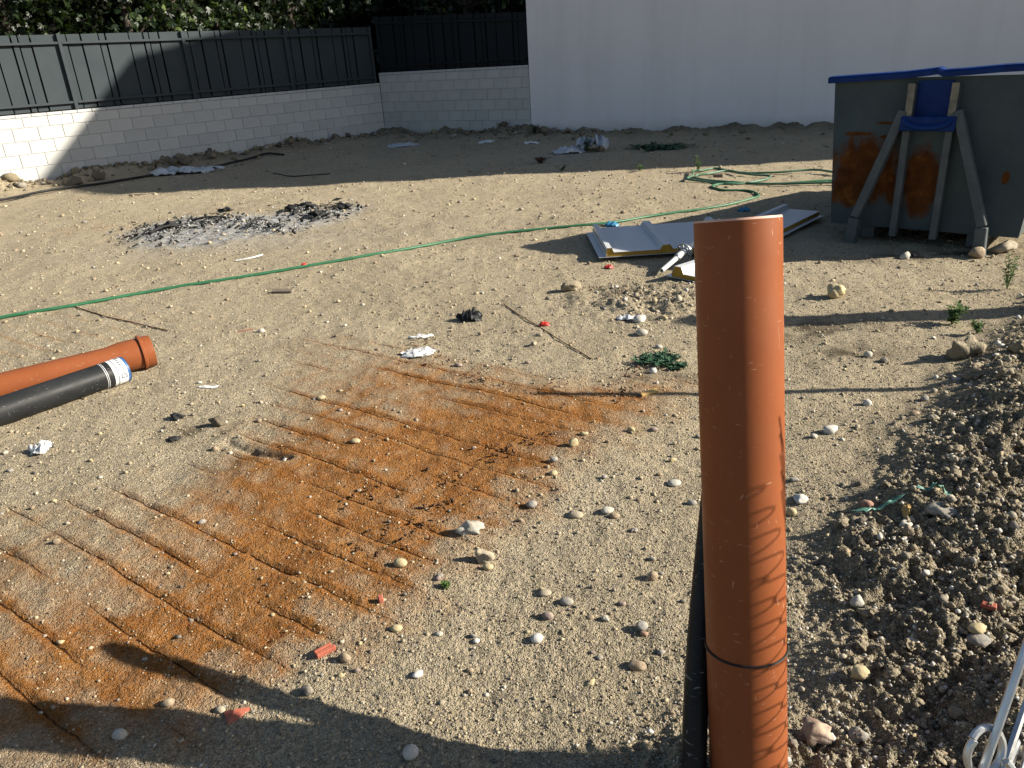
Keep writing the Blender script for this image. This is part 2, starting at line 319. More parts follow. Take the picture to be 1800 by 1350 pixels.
STONES = dict(pale=((0.56, 0.53, 0.46), (0.70, 0.68, 0.62)), yellow=((0.55, 0.43, 0.22), (0.68, 0.57, 0.34)), grey=((0.26, 0.25, 0.24), (0.38, 0.37, 0.355)), dark=((0.10, 0.09, 0.085), (0.19, 0.175, 0.165)),
              purple=((0.27, 0.19, 0.18), (0.38, 0.29, 0.27)), brown=((0.30, 0.215, 0.14), (0.42, 0.32, 0.22)), sand=((0.40, 0.34, 0.245), (0.52, 0.45, 0.34)), white=((0.72, 0.71, 0.68), (0.82, 0.81, 0.78)), red=((0.40, 0.20, 0.14), (0.50, 0.30, 0.22)), pink=((0.36, 0.20, 0.15), (0.55, 0.47, 0.38)))
def stone_material(k, a, b):
    m = speckled('stone_' + k, [q * 0.72 for q in a], [q * 0.84 for q in b], 28, 0.85, 0.5, 120, 0.004, 0.2); t = NT(m); src = t.b.inputs['Base Color'].links[0].from_socket
    geo = t.n('ShaderNodeNewGeometry'); sp_ = t.n('ShaderNodeSeparateXYZ'); t.l(geo.outputs['Normal'], sp_.inputs[0])
    dust = t.math('MULTIPLY', t.ramp(t.noise(55, 5, 0.7), [(0.42, 0.0), (0.6, 0.75)]), t.ramp(sp_.outputs[2], [(0.1, 0.4), (0.7, 1.0)]))
    t.color(t.mix(dust, src, (0.44, 0.37, 0.255))); return m
for k, (a, b) in STONES.items(): M['st_' + k] = stone_material(k, a, b)

# ------------------------------------------------------------------ mesh helpers
def mesh_np(name, v, f, m, smooth=False):
    me = bpy.data.meshes.new(name); v = np.asarray(v, np.float32)
    if isinstance(f, np.ndarray):
        k = f.shape[1]; me.vertices.add(len(v)); me.vertices.foreach_set('co', v.ravel()); me.loops.add(f.size); me.loops.foreach_set('vertex_index', f.astype(np.int32).ravel())
        me.polygons.add(len(f)); me.polygons.foreach_set('loop_start', np.arange(0, f.size, k, dtype=np.int32)); me.update(calc_edges=True); me.validate()
    else:
        me.from_pydata([tuple(map(float, p)) for p in v], [], f); me.update()
    if smooth: me.polygons.foreach_set('use_smooth', np.ones(len(me.polygons), bool))
    if m: me.materials.append(m)
    return me
def tag(o, label=None, cat=None, group=None, kind=None):
    for k, v in (('label', label), ('category', cat), ('group', group), ('kind', kind)):
        if v: o[k] = v
    return o
def empty(name, loc, label=None, cat=None, group=None):
    o = bpy.data.objects.new(name, None); o.empty_display_size = 0.1; o.location = loc; COL.objects.link(o); return tag(o, label, cat, group)
class MB:                                                       # collects shapes of ONE part
    def __init__(s): s.v = []; s.f = []
    def add(s, v, f):
        n = len(s.v); s.v += [tuple(p) for p in v]; s.f += [tuple(i + n for i in q) for q in f]; return s
    def box(s, c, size, ax=None, bevel=0.0):
        ax = ax or (Vector((1, 0, 0)), Vector((0, 1, 0)), Vector((0, 0, 1))); c = Vector(c); h = [q / 2 for q in size]
        def P(i, j, k): return c + ax[0] * i + ax[1] * j + ax[2] * k
        if not bevel:
            v = [P(i * h[0], j * h[1], k * h[2]) for k in (-1, 1) for j in (-1, 1) for i in (-1, 1)]
            return s.add(v, [(0, 2, 3, 1), (4, 5, 7, 6), (0, 1, 5, 4), (2, 6, 7, 3), (0, 4, 6, 2), (1, 3, 7, 5)])
        b = bevel; v = []; idx = {}
        for k in (-1, 1):
            for j in (-1, 1):
                for i in (-1, 1):
                    idx[i, j, k, 0] = len(v); v.append(P(i * h[0], j * (h[1] - b), k * (h[2] - b)))
                    idx[i, j, k, 1] = len(v); v.append(P(i * (h[0] - b), j * h[1], k * (h[2] - b)))
                    idx[i, j, k, 2] = len(v); v.append(P(i * (h[0] - b), j * (h[1] - b), k * h[2]))
        f = []
        for sg in (-1, 1):
            for a in range(3):
                o = [0, 0, 0]; q = []
                for p, r in ((-1, -1), (1, -1), (1, 1), (-1, 1)):
                    o[a] = sg; o[(a + 1) % 3] = p; o[(a + 2) % 3] = r; q.append(idx[(*o, a)])
                f.append(tuple(q if sg > 0 else q[::-1]))
        for a in range(3):
            b1, b2 = (a + 1) % 3, (a + 2) % 3
            for p in (-1, 1):
                for r in (-1, 1):
                    o = [0, 0, 0]; o[b1] = p; o[b2] = r; o[a] = -1; o1 = tuple(o); o[a] = 1; o2 = tuple(o)
                    q = [idx[(*o1, b1)], idx[(*o2, b1)], idx[(*o2, b2)], idx[(*o1, b2)]]; f.append(tuple(q if p * r < 0 else q[::-1]))
        for i in (-1, 1):
            for j in (-1, 1):
                for k in (-1, 1):
                    q = [idx[i, j, k, 0], idx[i, j, k, 1], idx[i, j, k, 2]]; f.append(tuple(q if i * j * k > 0 else q[::-1]))
        return s.add(v, f)
    def bar(s, a, b, wd, th, upv=(0, 0, 1), bevel=0.0):
        a, b = Vector(a), Vector(b); d = b - a; L = d.length; d.normalize(); sd = d.cross(Vector(upv)).normalized(); u = sd.cross(d)
        return s.box((a + b) / 2, (L, wd, th), (d, sd, u), bevel)
    def tube(s, pts, r, seg=8, cap=True):
        pts = [Vector(p) for p in pts]; n = len(pts); rr = [r] * n if np.isscalar(r) else r; rings = []; u = None
        for i in range(n):
            d = (pts[min(i + 1, n - 1)] - pts[max(i - 1, 0)]).normalized()
            if u is None: u = d.orthogonal().normalized()
            u = (u - d * u.dot(d)).normalized(); w_ = d.cross(u)
            rings.append([pts[i] + (u * math.cos(2 * math.pi * k / seg) + w_ * math.sin(2 * math.pi * k / seg)) * rr[i] for k in range(seg)])
        v = [p for q in rings for p in q]; f = [(i * seg + k, i * seg + (k + 1) % seg, (i + 1) * seg + (k + 1) % seg, (i + 1) * seg + k) for i in range(n - 1) for k in range(seg)]
        if cap: f += [tuple(range(seg))[::-1], tuple(range((n - 1) * seg, n * seg))]
        return s.add(v, f)
    def lathe(s, a, axis, prof, seg=48, closed=False):
        a = Vector(a); d = Vector(axis).normalized(); u = d.orthogonal().normalized(); w_ = d.cross(u); n = len(prof)
        v = [a + d * t + (u * math.cos(2 * math.pi * k / seg) + w_ * math.sin(2 * math.pi * k / seg)) * r for t, r in prof for k in range(seg)]
        f = [(i * seg + k, i * seg + (k + 1) % seg, ((i + 1) % n) * seg + (k + 1) % seg, ((i + 1) % n) * seg + k) for i in range(n if closed else n - 1) for k in range(seg)]
        return s.add(v, f)
    def build(s, name, m, parent=None, smooth=False, base=None):
        v = np.array(s.v, float)
        if parent is not None: org = np.array(parent.matrix_world.translation if parent.parent is None else ABS[parent.name])
        else:
            org = np.array(base) if base is not None else np.array([(v[:, 0].min() + v[:, 0].max()) / 2, (v[:, 1].min() + v[:, 1].max()) / 2, v[:, 2].min()])
        if parent is not None and parent.parent is None: org = np.array(parent.location)
        me = mesh_np(name, v - org, s.f, m, smooth)
        if smooth: smooth_by_angle(me)
        o = bpy.data.objects.new(name, me); COL.objects.link(o)
        if parent is None: o.location = org
        else: o.parent = parent; ABS[o.name] = tuple(org)
        return o
ABS = {}
def smooth_by_angle(me, ang=0.7):
    import bmesh
    bm = bmesh.new(); bm.from_mesh(me); bmesh.ops.recalc_face_normals(bm, faces=bm.faces)
    for e in bm.edges:
        if len(e.link_faces) == 2 and e.calc_face_angle(0) > ang: e.smooth = False
    bm.to_mesh(me); bm.free()
def curve_pts(pts, n=10):                                       # Catmull-Rom
    P = [Vector(p) for p in pts]; P = [P[0] * 2 - P[1]] + P + [P[-1] * 2 - P[-2]]; out = []
    for i in range(1, len(P) - 2):
        for k in range(n):
            t = k / n; a, b, c, d = P[i - 1], P[i], P[i + 1], P[i + 2]
            out.append(0.5 * ((2 * b) + (c - a) * t + (2 * a - 5 * b + 4 * c - d) * t * t + (3 * b - a - 3 * c + d) * t ** 3))
    return out + [P[-2]]

# ------------------------------------------------------------------ ground
def build_ground():
    az = np.concatenate([np.radians(np.arange(-180, -42, 3.0)), np.radians(-42) + np.arange(0, R_(88), 0.0032), np.radians(np.arange(48, 180, 3.0))])
    rr = [0.25]
    while rr[-1] < 900:
        q = rr[-1]; rr.append(q * (1.05 if q < 1.05 else 1.0036 if q < 19 else 1.02 if q < 45 else 1.15))
    rr = np.array(rr); A, Rr = np.meshgrid(az, rr); x = (Rr * np.sin(A)).ravel(); y = (Rr * np.cos(A)).ravel(); z = terrain(x, y)
    na, nr = len(az), len(rr); i = np.arange(nr - 1)[:, None] * na; j = np.arange(na)[None, :]; j2 = (j + 1) % na
    f = np.stack([i + j, i + na + j, i + na + j2, i + j2], -1).reshape(-1, 4)[:, ::-1]
    v = np.stack([x, y, z], 1); c = len(v); v = np.vstack([v, [[0, 0, 0]]])
    me = mesh_np('ground', v, f, M['ground'], True)
    o = bpy.data.objects.new('ground', me); COL.objects.link(o); o['kind'] = 'structure'
    def put(name, val):
        a = me.attributes.new(name, 'FLOAT', 'POINT'); a.data.foreach_set('value', np.append(val, 0).astype(np.float32))
    du, dv, gate, gb = grid_lines(x, y); n1 = fbm(x * 1.5, y * 1.5, 4, 40); n2 = fbm(x * 6, y * 6, 3, 41)
    k = poly_soft(x + 0.16 * n1, y + 0.12 * n2, RUST, 0.24); kc = poly_soft(x + 0.14 * n1, y + 0.14 * n2, RUSTC, 0.34)
    stripe = np.exp(-(du / 0.028) ** 2) * (0.45 + 0.55 * gate); sb = np.exp(-(dv / 0.03) ** 2) * gb
    vv_ = x * math.cos(LA) + y * math.sin(LA); side = sstep(-3.1, -1.75, vv_ + 0.25 * n1); n3 = fbm(x * 14, y * 14, 3, 47)
    rust = np.clip(k * ((0.10 + 0.52 * side) * (0.75 + 0.5 * sstep(-0.5, 0.4, n1)) + (0.35 + 0.3 * side) * stripe + 0.25 * sb + 0.22 * n3) + kc * (0.45 + 0.35 * n2), 0, 1)
    for p, rad in ((flat(1130, 690), 0.22), (flat(150, 402), 0.35)): rust = np.maximum(rust, 0.35 * np.exp(-(np.hypot(x - p.x, y - p.y) / rad) ** 2) * sstep(-0.2, 0.4, n2))
    p = flat(60, 590); rust = np.maximum(rust, 0.6 * np.exp(-((x - p.x) / 0.9) ** 2 - ((y - p.y) / 0.45) ** 2) * np.exp(-(du / 0.012) ** 2) * gate)
    put('rust', rust)
    put('line', np.clip(k * gate * sstep(0.04, 0.07, 0.147 - du), 0, 1))
    ash = poly_soft(x + 0.10 * n1, y + 0.10 * n2, ASH, 0.22); p = flat(430, 425)
    ash = np.maximum(ash, 0.35 * np.exp(-((x - p.x) / 1.3) ** 2 - ((y - p.y) / 0.45) ** 2)); p = flat(985, 275)
    ash = np.maximum(ash, 0.4 * np.exp(-((x - p.x) / 0.5) ** 2 - ((y - p.y) / 0.6) ** 2)); put('ash', ash)
    m, m2, m3, m4 = rough_mask(x, y); put('grey', np.clip(m + 0.5 * sstep(0.8, 2.6, 3.2 - y + 0.8 * x) + 0.25 * n1, 0, 1))
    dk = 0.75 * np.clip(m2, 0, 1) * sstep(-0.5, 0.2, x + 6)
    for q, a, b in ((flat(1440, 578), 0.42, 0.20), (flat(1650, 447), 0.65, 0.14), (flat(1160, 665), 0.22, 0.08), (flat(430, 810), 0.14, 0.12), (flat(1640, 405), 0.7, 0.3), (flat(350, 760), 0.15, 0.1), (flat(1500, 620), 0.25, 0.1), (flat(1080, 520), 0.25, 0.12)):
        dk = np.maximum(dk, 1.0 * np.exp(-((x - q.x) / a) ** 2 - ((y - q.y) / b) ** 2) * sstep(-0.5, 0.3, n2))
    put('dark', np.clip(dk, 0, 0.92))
    return o
ground = build_ground()

def ico(sub=1):
    import bmesh
    bm = bmesh.new(); bmesh.ops.create_icosphere(bm, subdivisions=sub, radius=1.0)
    v = np.array([q.co[:] for q in bm.verts]); f = np.array([[q.index for q in p.verts] for p in bm.faces]); bm.free(); return v, f
ICO1, ICO2, ICO3 = ico(1), ico(2), ico(3)
def rock_variant(ic, seed, jag=0.25, cuts=0):
    r = np.random.default_rng(seed); v = ic[0].copy()
    for _ in range(cuts):
        n = r.normal(size=3); n /= np.linalg.norm(n); d = r.uniform(0.45, 0.8); s = v @ n; v = v - np.outer(np.clip(s - d, 0, None), n)
    q = r.normal(size=3) * 3
    h = noise(v[:, 0] * 1.7 + q[0] + v[:, 2], v[:, 1] * 1.7 + q[1] - v[:, 2] * 0.7, seed) + 0.5 * noise(v[:, 0] * 4 + v[:, 2] * 3, v[:, 1] * 4 + q[2], seed + 3)
    return v * (1 + jag * h)[:, None]
PAL = np.array([(0.46, 0.37, 0.24), (0.50, 0.42, 0.29), (0.40, 0.33, 0.225), (0.28, 0.245, 0.20), (0.52, 0.43, 0.28), (0.36, 0.28, 0.19), (0.54, 0.49, 0.40), (0.22, 0.18, 0.14), (0.44, 0.36, 0.24), (0.48, 0.40, 0.27)])
def scatter(name, x, y, size, ic, variants, jag, label, squash=(0.45, 0.85), sink=0.25, pal=PAL * 1.02, m='pebble', cuts=0):
    n = len(x); vs_ = np.stack([rock_variant(ic, 100 + k, jag, cuts) for k in range(variants)]); b = vs_[rng.integers(0, variants, n)]
    sc = np.stack([size * rng.uniform(0.7, 1.3, n), size * rng.uniform(0.7, 1.1, n), size * rng.uniform(*squash, n)], 1); b = b * sc[:, None, :]
    a = rng.uniform(0, 6.28, n); ca, sa = np.cos(a)[:, None], np.sin(a)[:, None]; tl = rng.uniform(-0.35, 0.35, n)[:, None]
    X, Y, Z = b[..., 0], b[..., 1], b[..., 2]; X, Z = X * np.cos(tl) - Z * np.sin(tl), X * np.sin(tl) + Z * np.cos(tl); X, Y = X * ca - Y * sa, X * sa + Y * ca
    z0 = terrain(x, y) + sc[:, 2] * (1 - 2 * sink) * 0.75
    v = np.stack([X + x[:, None], Y + y[:, None], Z + z0[:, None]], -1).reshape(-1, 3)
    f = (ic[1][None] + (np.arange(n) * len(ic[0]))[:, None, None]).reshape(-1, 3)
    me = mesh_np(name, v, f, M[m], True); col = pal[rng.integers(0, len(pal), n)] * K * rng.uniform(0.72, 1.15, (n, 1)); col = np.repeat(col, len(ic[0]), 0)
    at = me.attributes.new('stone', 'FLOAT_COLOR', 'POINT'); at.data.foreach_set('color', np.hstack([col, np.ones((len(col), 1))]).astype(np.float32).ravel())
    o = bpy.data.objects.new(name, me); COL.objects.link(o); return tag(o, label, 'gravel', None, 'stuff')
def polar_pts(n, r0, r1, a0=-40, a1=44, p=1.0):
    r = r0 * (r1 / r0) ** (rng.uniform(0, 1, n) ** p); a = np.radians(rng.uniform(a0, a1, n)); return r * np.sin(a), r * np.cos(a), r
def keep_in(x, y):                                              # this side of the walls
    n1 = (x - WC.x) * DL.y - (y - WC.y) * DL.x; n2 = (x - WC.x) * DR.y - (y - WC.y) * DR.x; n3 = (x - WR.x) * DH.y - (y - WR.y) * DH.x
    return (n1 < -0.06) & (n2 > 0.06) & (n3 > 0.06)
def rust_tint(x, y): return poly_soft(x, y, RUST, 0.1)
x, y, r = polar_pts(62000, 1.05, 17, p=1.35); k = keep_in(x, y); x, y, r = x[k], y[k], r[k]
k = rng.uniform(0, 1, len(x)) > 0.72 * rust_tint(x, y); x, y, r = x[k], y[k], r[k]
scatter('fine_gravel', x, y, 0.0016 * r ** 0.66 * rng.uniform(0.45, 1.4, len(x)) * (1 + 1.9 * rng.uniform(0, 1, len(x)) ** 11), ICO1, 20, 0.5, 'fine sandy gravel strewn all over the lot')
x, y, r = polar_pts(34000, 1.0, 7.5, 8, 46); m_ = np.clip(sum(rough_mask(x, y)), 0, 1); k = rng.uniform(0, 1, len(x)) < m_; x, y, r = x[k], y[k], r[k]
scatter('loose_mound_rubble', x, y, 0.0030 * r ** 0.7 * rng.uniform(0.4, 1.0, len(x)) * (1 + 2.2 * rng.uniform(0, 1, len(x)) ** 7), ICO1, 16, 0.55, 'loose broken earth and small stones on the dug up mound', (0.5, 0.95), 0.3,
        np.array([(0.40, 0.345, 0.255), (0.36, 0.31, 0.23), (0.44, 0.385, 0.29), (0.38, 0.325, 0.24), (0.58, 0.54, 0.47), (0.33, 0.29, 0.23), (0.66, 0.63, 0.57), (0.22, 0.19, 0.15), (0.48, 0.38, 0.25)]), cuts=1)
t = rng.uniform(0, 1, 1700); s_ = rng.normal(0, 0.16, 1700) ** 2 * 4 + 0.05; wl = rng.integers(0, 3, 1700)
bx = np.where(wl == 0, WC.x + DL.x * t * 9, np.where(wl == 1, WC.x + DR.x * t * 3.7, WR.x + DH.x * t * 7)); by = np.where(wl == 0, WC.y + DL.y * t * 9, np.where(wl == 1, WC.y + DR.y * t * 3.7, WR.y + DH.y * t * 7))
nx = np.where(wl == 0, -DL.y, np.where(wl == 1, DR.y, DH.y)); ny = np.where(wl == 0, DL.x, np.where(wl == 1, -DR.x, -DH.x)); x, y = bx + nx * s_, by + ny * s_; k = keep_in(x, y)
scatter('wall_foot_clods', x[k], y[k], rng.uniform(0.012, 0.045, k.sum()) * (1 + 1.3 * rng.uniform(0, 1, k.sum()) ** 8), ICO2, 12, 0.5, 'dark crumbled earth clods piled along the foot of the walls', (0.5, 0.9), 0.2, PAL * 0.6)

# ------------------------------------------------------------------ block walls
def block_wall(name, A, d, L, top, blen, label, flip):
    n = Vector((-d.y, d.x)) * flip                               # towards the lot
    root = empty(name, (A.x, A.y, 0), label, 'wall'); ax = (Vector((d.x, d.y, 0)), Vector((n.x, n.y, 0)), Vector((0, 0, 1)))
    def P(s, o, z): return Vector((A.x + d.x * s + n.x * o, A.y + d.y * s + n.y * o, z))
    MB().box(P(L / 2, -0.104, (top - 0.36) / 2), (L, 0.19, top + 0.26), ax).build('mortar_core', M['mortar'], root)
    zs = [-0.108 + 0.198 * k for k in range(12)]; zs = [z for z in zs if z < top - 0.10] + [top - 0.05]; cache = {}
    def piece(nm, s0, s1, z0, z1, thick=0.1, off=-0.05):
        gp = 0.0035; key = (round(s1 - s0, 3), round(z1 - z0, 3), thick)
        if key not in cache: cache[key] = mesh_np(nm, *(lambda m_: (m_.v, m_.f))(MB().box((0, 0, 0), (s1 - s0 - 2 * gp, thick, z1 - z0 - 2 * gp), None, 0.004)), M['block'])
        o = bpy.data.objects.new(nm, cache[key]); COL.objects.link(o); o.parent = root
        j = random.uniform(-0.0015, 0.0015); o.location = P((s0 + s1) / 2, off + j, (z0 + z1) / 2) - root.location; o.rotation_euler = (0, 0, math.atan2(d.y, d.x))
    for r, (z0, z1) in enumerate(zip(zs[:-1], zs[1:])):
        s = 0.0 if r % 2 else -blen / 2
        while s < L - 0.02:
            a, b = max(s, 0), min(s + blen, L)
            if b - a > 0.03: piece('block', a, b, z0, z1)
            s += blen
    s = 0.0
    while s < L - 0.02: piece('coping_block', s, min(s + blen * 0.62, L), top - 0.05, top, 0.215, -0.103); s += blen * 0.62
    return root
block_wall('block_wall', WC, DL, 11.5, 1.085, 0.37, 'long pale concrete block wall, sunlit at its left end and shaded beyond', 1)
block_wall('block_wall', WC - DR * 0.0, DR, (WR - WC).length - 0.01, 1.285, 0.325, 'short shaded concrete block wall between the corner and the white house', -1)

# ------------------------------------------------------------------ sheet metal fences on the walls
def sheet_fence(A, d, bays, L, z0, z1a, z1b, label, flip, starts=0.08, sheet='fence', post='fence_post'):
    n = Vector((-d.y, d.x)) * flip; root = empty('metal_fence', (A.x, A.y, z0), label, 'fence'); ax = (Vector((d.x, d.y, 0)), Vector((n.x, n.y, 0)), Vector((0, 0, 1)))
    def P(s, o, z): return Vector((A.x + d.x * s + n.x * o, A.y + d.y * s + n.y * o, z))
    zt = lambda s: z1a + (z1b - z1a) * s / L
    seams = [0.0, 0.40, 0.57, 0.67, 0.91, 1.29, 1.40, 1.68, 1.90, 2.03]
    for k in range(bays):
        s = starts + 2.03 * k
        if s > L: break
        m_ = MB(); m_.box(P(s, -0.045, (z0 + zt(s)) / 2 + 0.005), (0.055, 0.05, zt(s) - z0 + 0.01), ax, 0.004); m_.build('post', M[post], root)
        e = min(s + 2.03, L)
        for zr, nm in ((zt(s) - 0.125, 'top_rail'), (z0 + 0.115, 'bottom_rail')):
            a_, b_ = P(s + 0.03, -0.047, zr), P(e - 0.03, -0.047, zr - (zt(s) - zt(e) if nm == 'top_rail' else 0)); MB().bar(a_, b_, 0.042, 0.036, bevel=0.003).build('rail', M[post], root)
        for i in range(len(seams) - 1):
            a, b = s + seams[i], min(s + seams[i + 1], L)
            if b - a < 0.03: continue
            o = -0.082 - (0.012 if i % 2 else 0.0)
            MB().box(P((a + b) / 2, o, (z0 + 0.012 + zt((a + b) / 2)) / 2), (b - a - 0.024, 0.004, zt((a + b) / 2) - z0 - 0.012), ax).build('sheet_strip', M[sheet], root)
        MB().box(P((s + e) / 2, -0.135, (z0 + zt(s) - 0.06) / 2 + 0.02), (e - s - 0.004, 0.006, zt(e) - z0 - 0.06), ax).build('seam_shade_sheet', M['seam_shade'], root)  # sheet added behind the strips so the seams read dark
    return root
sheet_fence(WC, DL, 6, 11.4, 1.087, 2.185, 2.235, 'dark grey sheet metal fence on the long wall, sunlit at its left end', 1)
sheet_fence(WC + DR * 0.02, DR, 2, 3.70, 1.287, 2.37, 2.20, 'taller dark sheet metal fence in deep shade beside the white house', -1, 0.05, 'fence_shaded', 'fence_shaded')

# ------------------------------------------------------------------ white house
def prism(mb, poly, z0, z1):
    n = len(poly); v = [(p[0], p[1], z0) for p in poly] + [(p[0], p[1], z1) for p in poly]
    return mb.add(v, [tuple(range(n))[::-1], tuple(range(n, 2 * n))] + [(i, (i + 1) % n, n + (i + 1) % n, n + i) for i in range(n)])
house = empty('white_house', (WR.x, WR.y, 0), 'plain white rendered house wall filling the background right of the corner', 'house')
HN = Vector((0.4759, 0.8795)); hp = lambda s, o: (WR.x + DH.x * s + HN.x * o, WR.y + DH.y * s + HN.y * o)
prism(MB(), [hp(0, 0), hp(14.4, 0), hp(14.4, 7), hp(0, 7)], -0.3, 3.2).build('wall', M['render'], house)
prism(MB(), [hp(-0.05, -0.05), hp(14.45, -0.05), hp(14.45, 7.05), hp(-0.05, 7.05)], 3.204, 3.28).build('parapet_coping', M['mortar'], house)
prism(MB(), [(13.5, 9.25), (9.3, 12.75), (11.6, 18.4), (21.5, 16.3), (21.5, 8.7)][::-1], 3.284, 9.55).build('upper_storeys', M['render'], house)

# ------------------------------------------------------------------ trees behind the fence
LEAF = np.array([(0, 0, 0), (0.30, 0.10, 0.03), (0.52, 0.42, -0.04), (0.22, 0.40, 0.05), (0.30, 0.80, -0.03), (0.08, 0.62, 0.04), (0.0, 1.05, -0.07), (-0.08, 0.62, 0.04), (-0.30, 0.80, -0.03), (-0.22, 0.40, 0.05), (-0.52, 0.42, -0.04), (-0.30, 0.10, 0.03)])
LF = np.array([(0, 1, 2), (0, 2, 3), (0, 3, 5), (3, 4, 5), (0, 5, 6), (0, 6, 7), (0, 7, 9), (7, 8, 9), (0, 9, 10), (0, 10, 11)])
def leaves_mesh(name, c, sz, droop=0.7, shade_tint=None):
    n = len(c); a = rng.uniform(0, 6.28, n); el = rng.normal(-droop, 0.45, n)
    d = np.stack([np.cos(a) * np.cos(el), np.sin(a) * np.cos(el), np.sin(el)], 1); q = rng.normal(size=(n, 3)); s = np.cross(d, q); s /= np.linalg.norm(s, axis=1)[:, None]; u = np.cross(s, d)
    L = LEAF[None] * sz[:, None, None]; v = c[:, None] + L[..., 0:1] * s[:, None] + L[..., 1:2] * d[:, None] + L[..., 2:3] * u[:, None]
    f = (LF[None] + (np.arange(n) * 12)[:, None, None]).reshape(-1, 3); me = mesh_np(name, v.reshape(-1, 3), f, M['leaf'])
    t = np.repeat(rng.uniform(0, 1, n) if shade_tint is None else shade_tint, 12); at = me.attributes.new('shade_tint', 'FLOAT', 'POINT'); at.data.foreach_set('value', t.astype(np.float32)); return me
def tree(x, y, h, rad, nl, label, lo=1.3, ls=0.13):
    root = empty('broadleaf_tree', (x, y, 0), label, 'tree', 'trees behind the metal fence'); m_ = MB(); lean = Vector((random.uniform(-0.3, 0.3), random.uniform(-0.3, 0.3), 0))
    trunk = [Vector((x, y, -0.2)) + lean * t + Vector((0, 0, t * h * 0.75)) for t in np.linspace(0, 1, 8)]; m_.tube(trunk, list(np.linspace(0.13, 0.05, 8)), 9); tips = []
    for k in range(15):
        b = trunk[random.randint(2, 7)]; a = random.uniform(0, 6.28); L = rad * random.uniform(0.6, 1.0); e = b + Vector((math.cos(a) * L, math.sin(a) * L, random.uniform(-0.5, 0.9))); md = (b + e) / 2 + Vector((0, 0, 0.25))
        m_.tube(curve_pts([b, md, e], 4), list(np.linspace(0.04, 0.010, 9)), 6); tips += [e, md, (md + e) / 2]
    m_.build('trunk', M['bark'], root, True)
    tp = np.array([q[:] for q in tips]); nc = 110; cc = np.concatenate([tp[rng.integers(0, len(tp), nc // 2)] + rng.normal(0, 0.25, (nc // 2, 3)),
        np.stack([x + rng.normal(0, rad * 0.55, nc // 2), y + rng.normal(0, rad * 0.55, nc // 2), rng.uniform(lo, h, nc // 2)], 1)])
    k = rng.integers(0, nc, nl); c = cc[k] + rng.normal(0, 0.21, (nl, 3)) * np.array([1.1, 1.1, 0.8]); c[:, 2] = np.maximum(c[:, 2], lo + rng.uniform(-0.4, 0.3, nl))
    out = ~keep_in(c[:, 0], c[:, 1]); bl = (c[:, 0] - WC.x) * DL.y - (c[:, 1] - WC.y) * DL.x; br = (c[:, 0] - WC.x) * DR.y - (c[:, 1] - WC.y) * DR.x; hx = (c[:, 0] - WR.x) * DH.x + (c[:, 1] - WR.y) * DH.y
    ok = out & ((bl > 0.32) | (br < -0.32)) & ((hx < -0.12) | (c[:, 2] > 3.6)); c = c[ok]; k = k[ok]; nl = len(c)
    me = leaves_mesh('crown', c - np.array([x, y, 0]), rng.uniform(0.6, 1.15, nl) * ls, 0.6, np.clip(rng.uniform(0, 1, nc)[k] * 0.6 + rng.uniform(0, 0.4, nl), 0, 1))
    o = bpy.data.objects.new('crown', me); COL.objects.link(o); o.parent = root; return root
NLo = Vector((DL.y, -DL.x)); NRo = Vector((-DR.y, DR.x))
if NLo.x > 0: NLo = -NLo
if NRo.y < 0: NRo = -NRo
tl = [(0.6, 1.9, 'rightmost but two broadleaf tree, behind the fence at the wall corner'), (2.4, 2.1, 'broadleaf tree with small pale leaves behind the third fence bay'), (4.4, 1.8, 'broadleaf tree with bright leaf tips behind the middle of the fence'),
      (6.3, 2.0, 'broadleaf tree behind the post where the sunlit fence starts'), (8.2, 1.9, 'leftmost broadleaf tree, branches hanging over the sunlit fence')]
for s, o_, lb in tl:
    p = WC + DL * s + NLo * o_; tree(p.x, p.y, 5.2, 1.7, 3800, lb, 1.2 + random.uniform(-0.2, 0.3))
for s, o_, lb in ((1.3, 1.8, 'broadleaf tree behind the short wall, left of the house'), (3.2, 1.7, 'broadleaf tree right beside the left corner of the white house')):
    p = WC + DR * s + NRo * o_; tree(p.x, p.y, 5.0, 1.6, 3800, lb, 1.6, 0.11)
def hedge():
    pts = []; A = WC + DL * 11 + NLo * 3.6; B = WC + NLo * 3.4 + NRo * 3.4; Cc = WR + NRo * 4.0 + DR * 2.5; n = 11000; t = rng.uniform(0, 1, n); la, lb = (B - A).length, (Cc - B).length; q = t * (la + lb)
    x = np.where(q < la, A.x + (B.x - A.x) * q / la, B.x + (Cc.x - B.x) * (q - la) / lb) + rng.normal(0, 0.35, n); y = np.where(q < la, A.y + (B.y - A.y) * q / la, B.y + (Cc.y - B.y) * (q - la) / lb) + rng.normal(0, 0.35, n)
    z = rng.uniform(0.2, 5.6, n) + 0.4 * noise(q * 0.8, q * 0, 77); base = np.array([B.x, B.y, 0.0]); root = empty('tall_hedge', tuple(base), 'dark dense hedge closing the view behind the trees', 'hedge')
    me = leaves_mesh('foliage', np.stack([x, y, z], 1) - base, rng.uniform(0.16, 0.26, n), 0.5, rng.uniform(0, 0.5, n)); o = bpy.data.objects.new('foliage', me); COL.objects.link(o); o.parent = root
    m_ = MB()  # solid curtain added to block the sky, coloured as deep shade
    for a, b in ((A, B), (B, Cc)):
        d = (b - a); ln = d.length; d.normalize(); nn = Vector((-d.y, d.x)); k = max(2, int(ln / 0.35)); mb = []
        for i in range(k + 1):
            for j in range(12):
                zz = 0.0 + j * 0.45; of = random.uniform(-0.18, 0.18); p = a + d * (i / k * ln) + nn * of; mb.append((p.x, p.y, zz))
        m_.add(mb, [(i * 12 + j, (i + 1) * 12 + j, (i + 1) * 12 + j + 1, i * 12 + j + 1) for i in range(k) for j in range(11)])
    m_.build('shade_curtain', M['shade_fill'], root)
hedge()

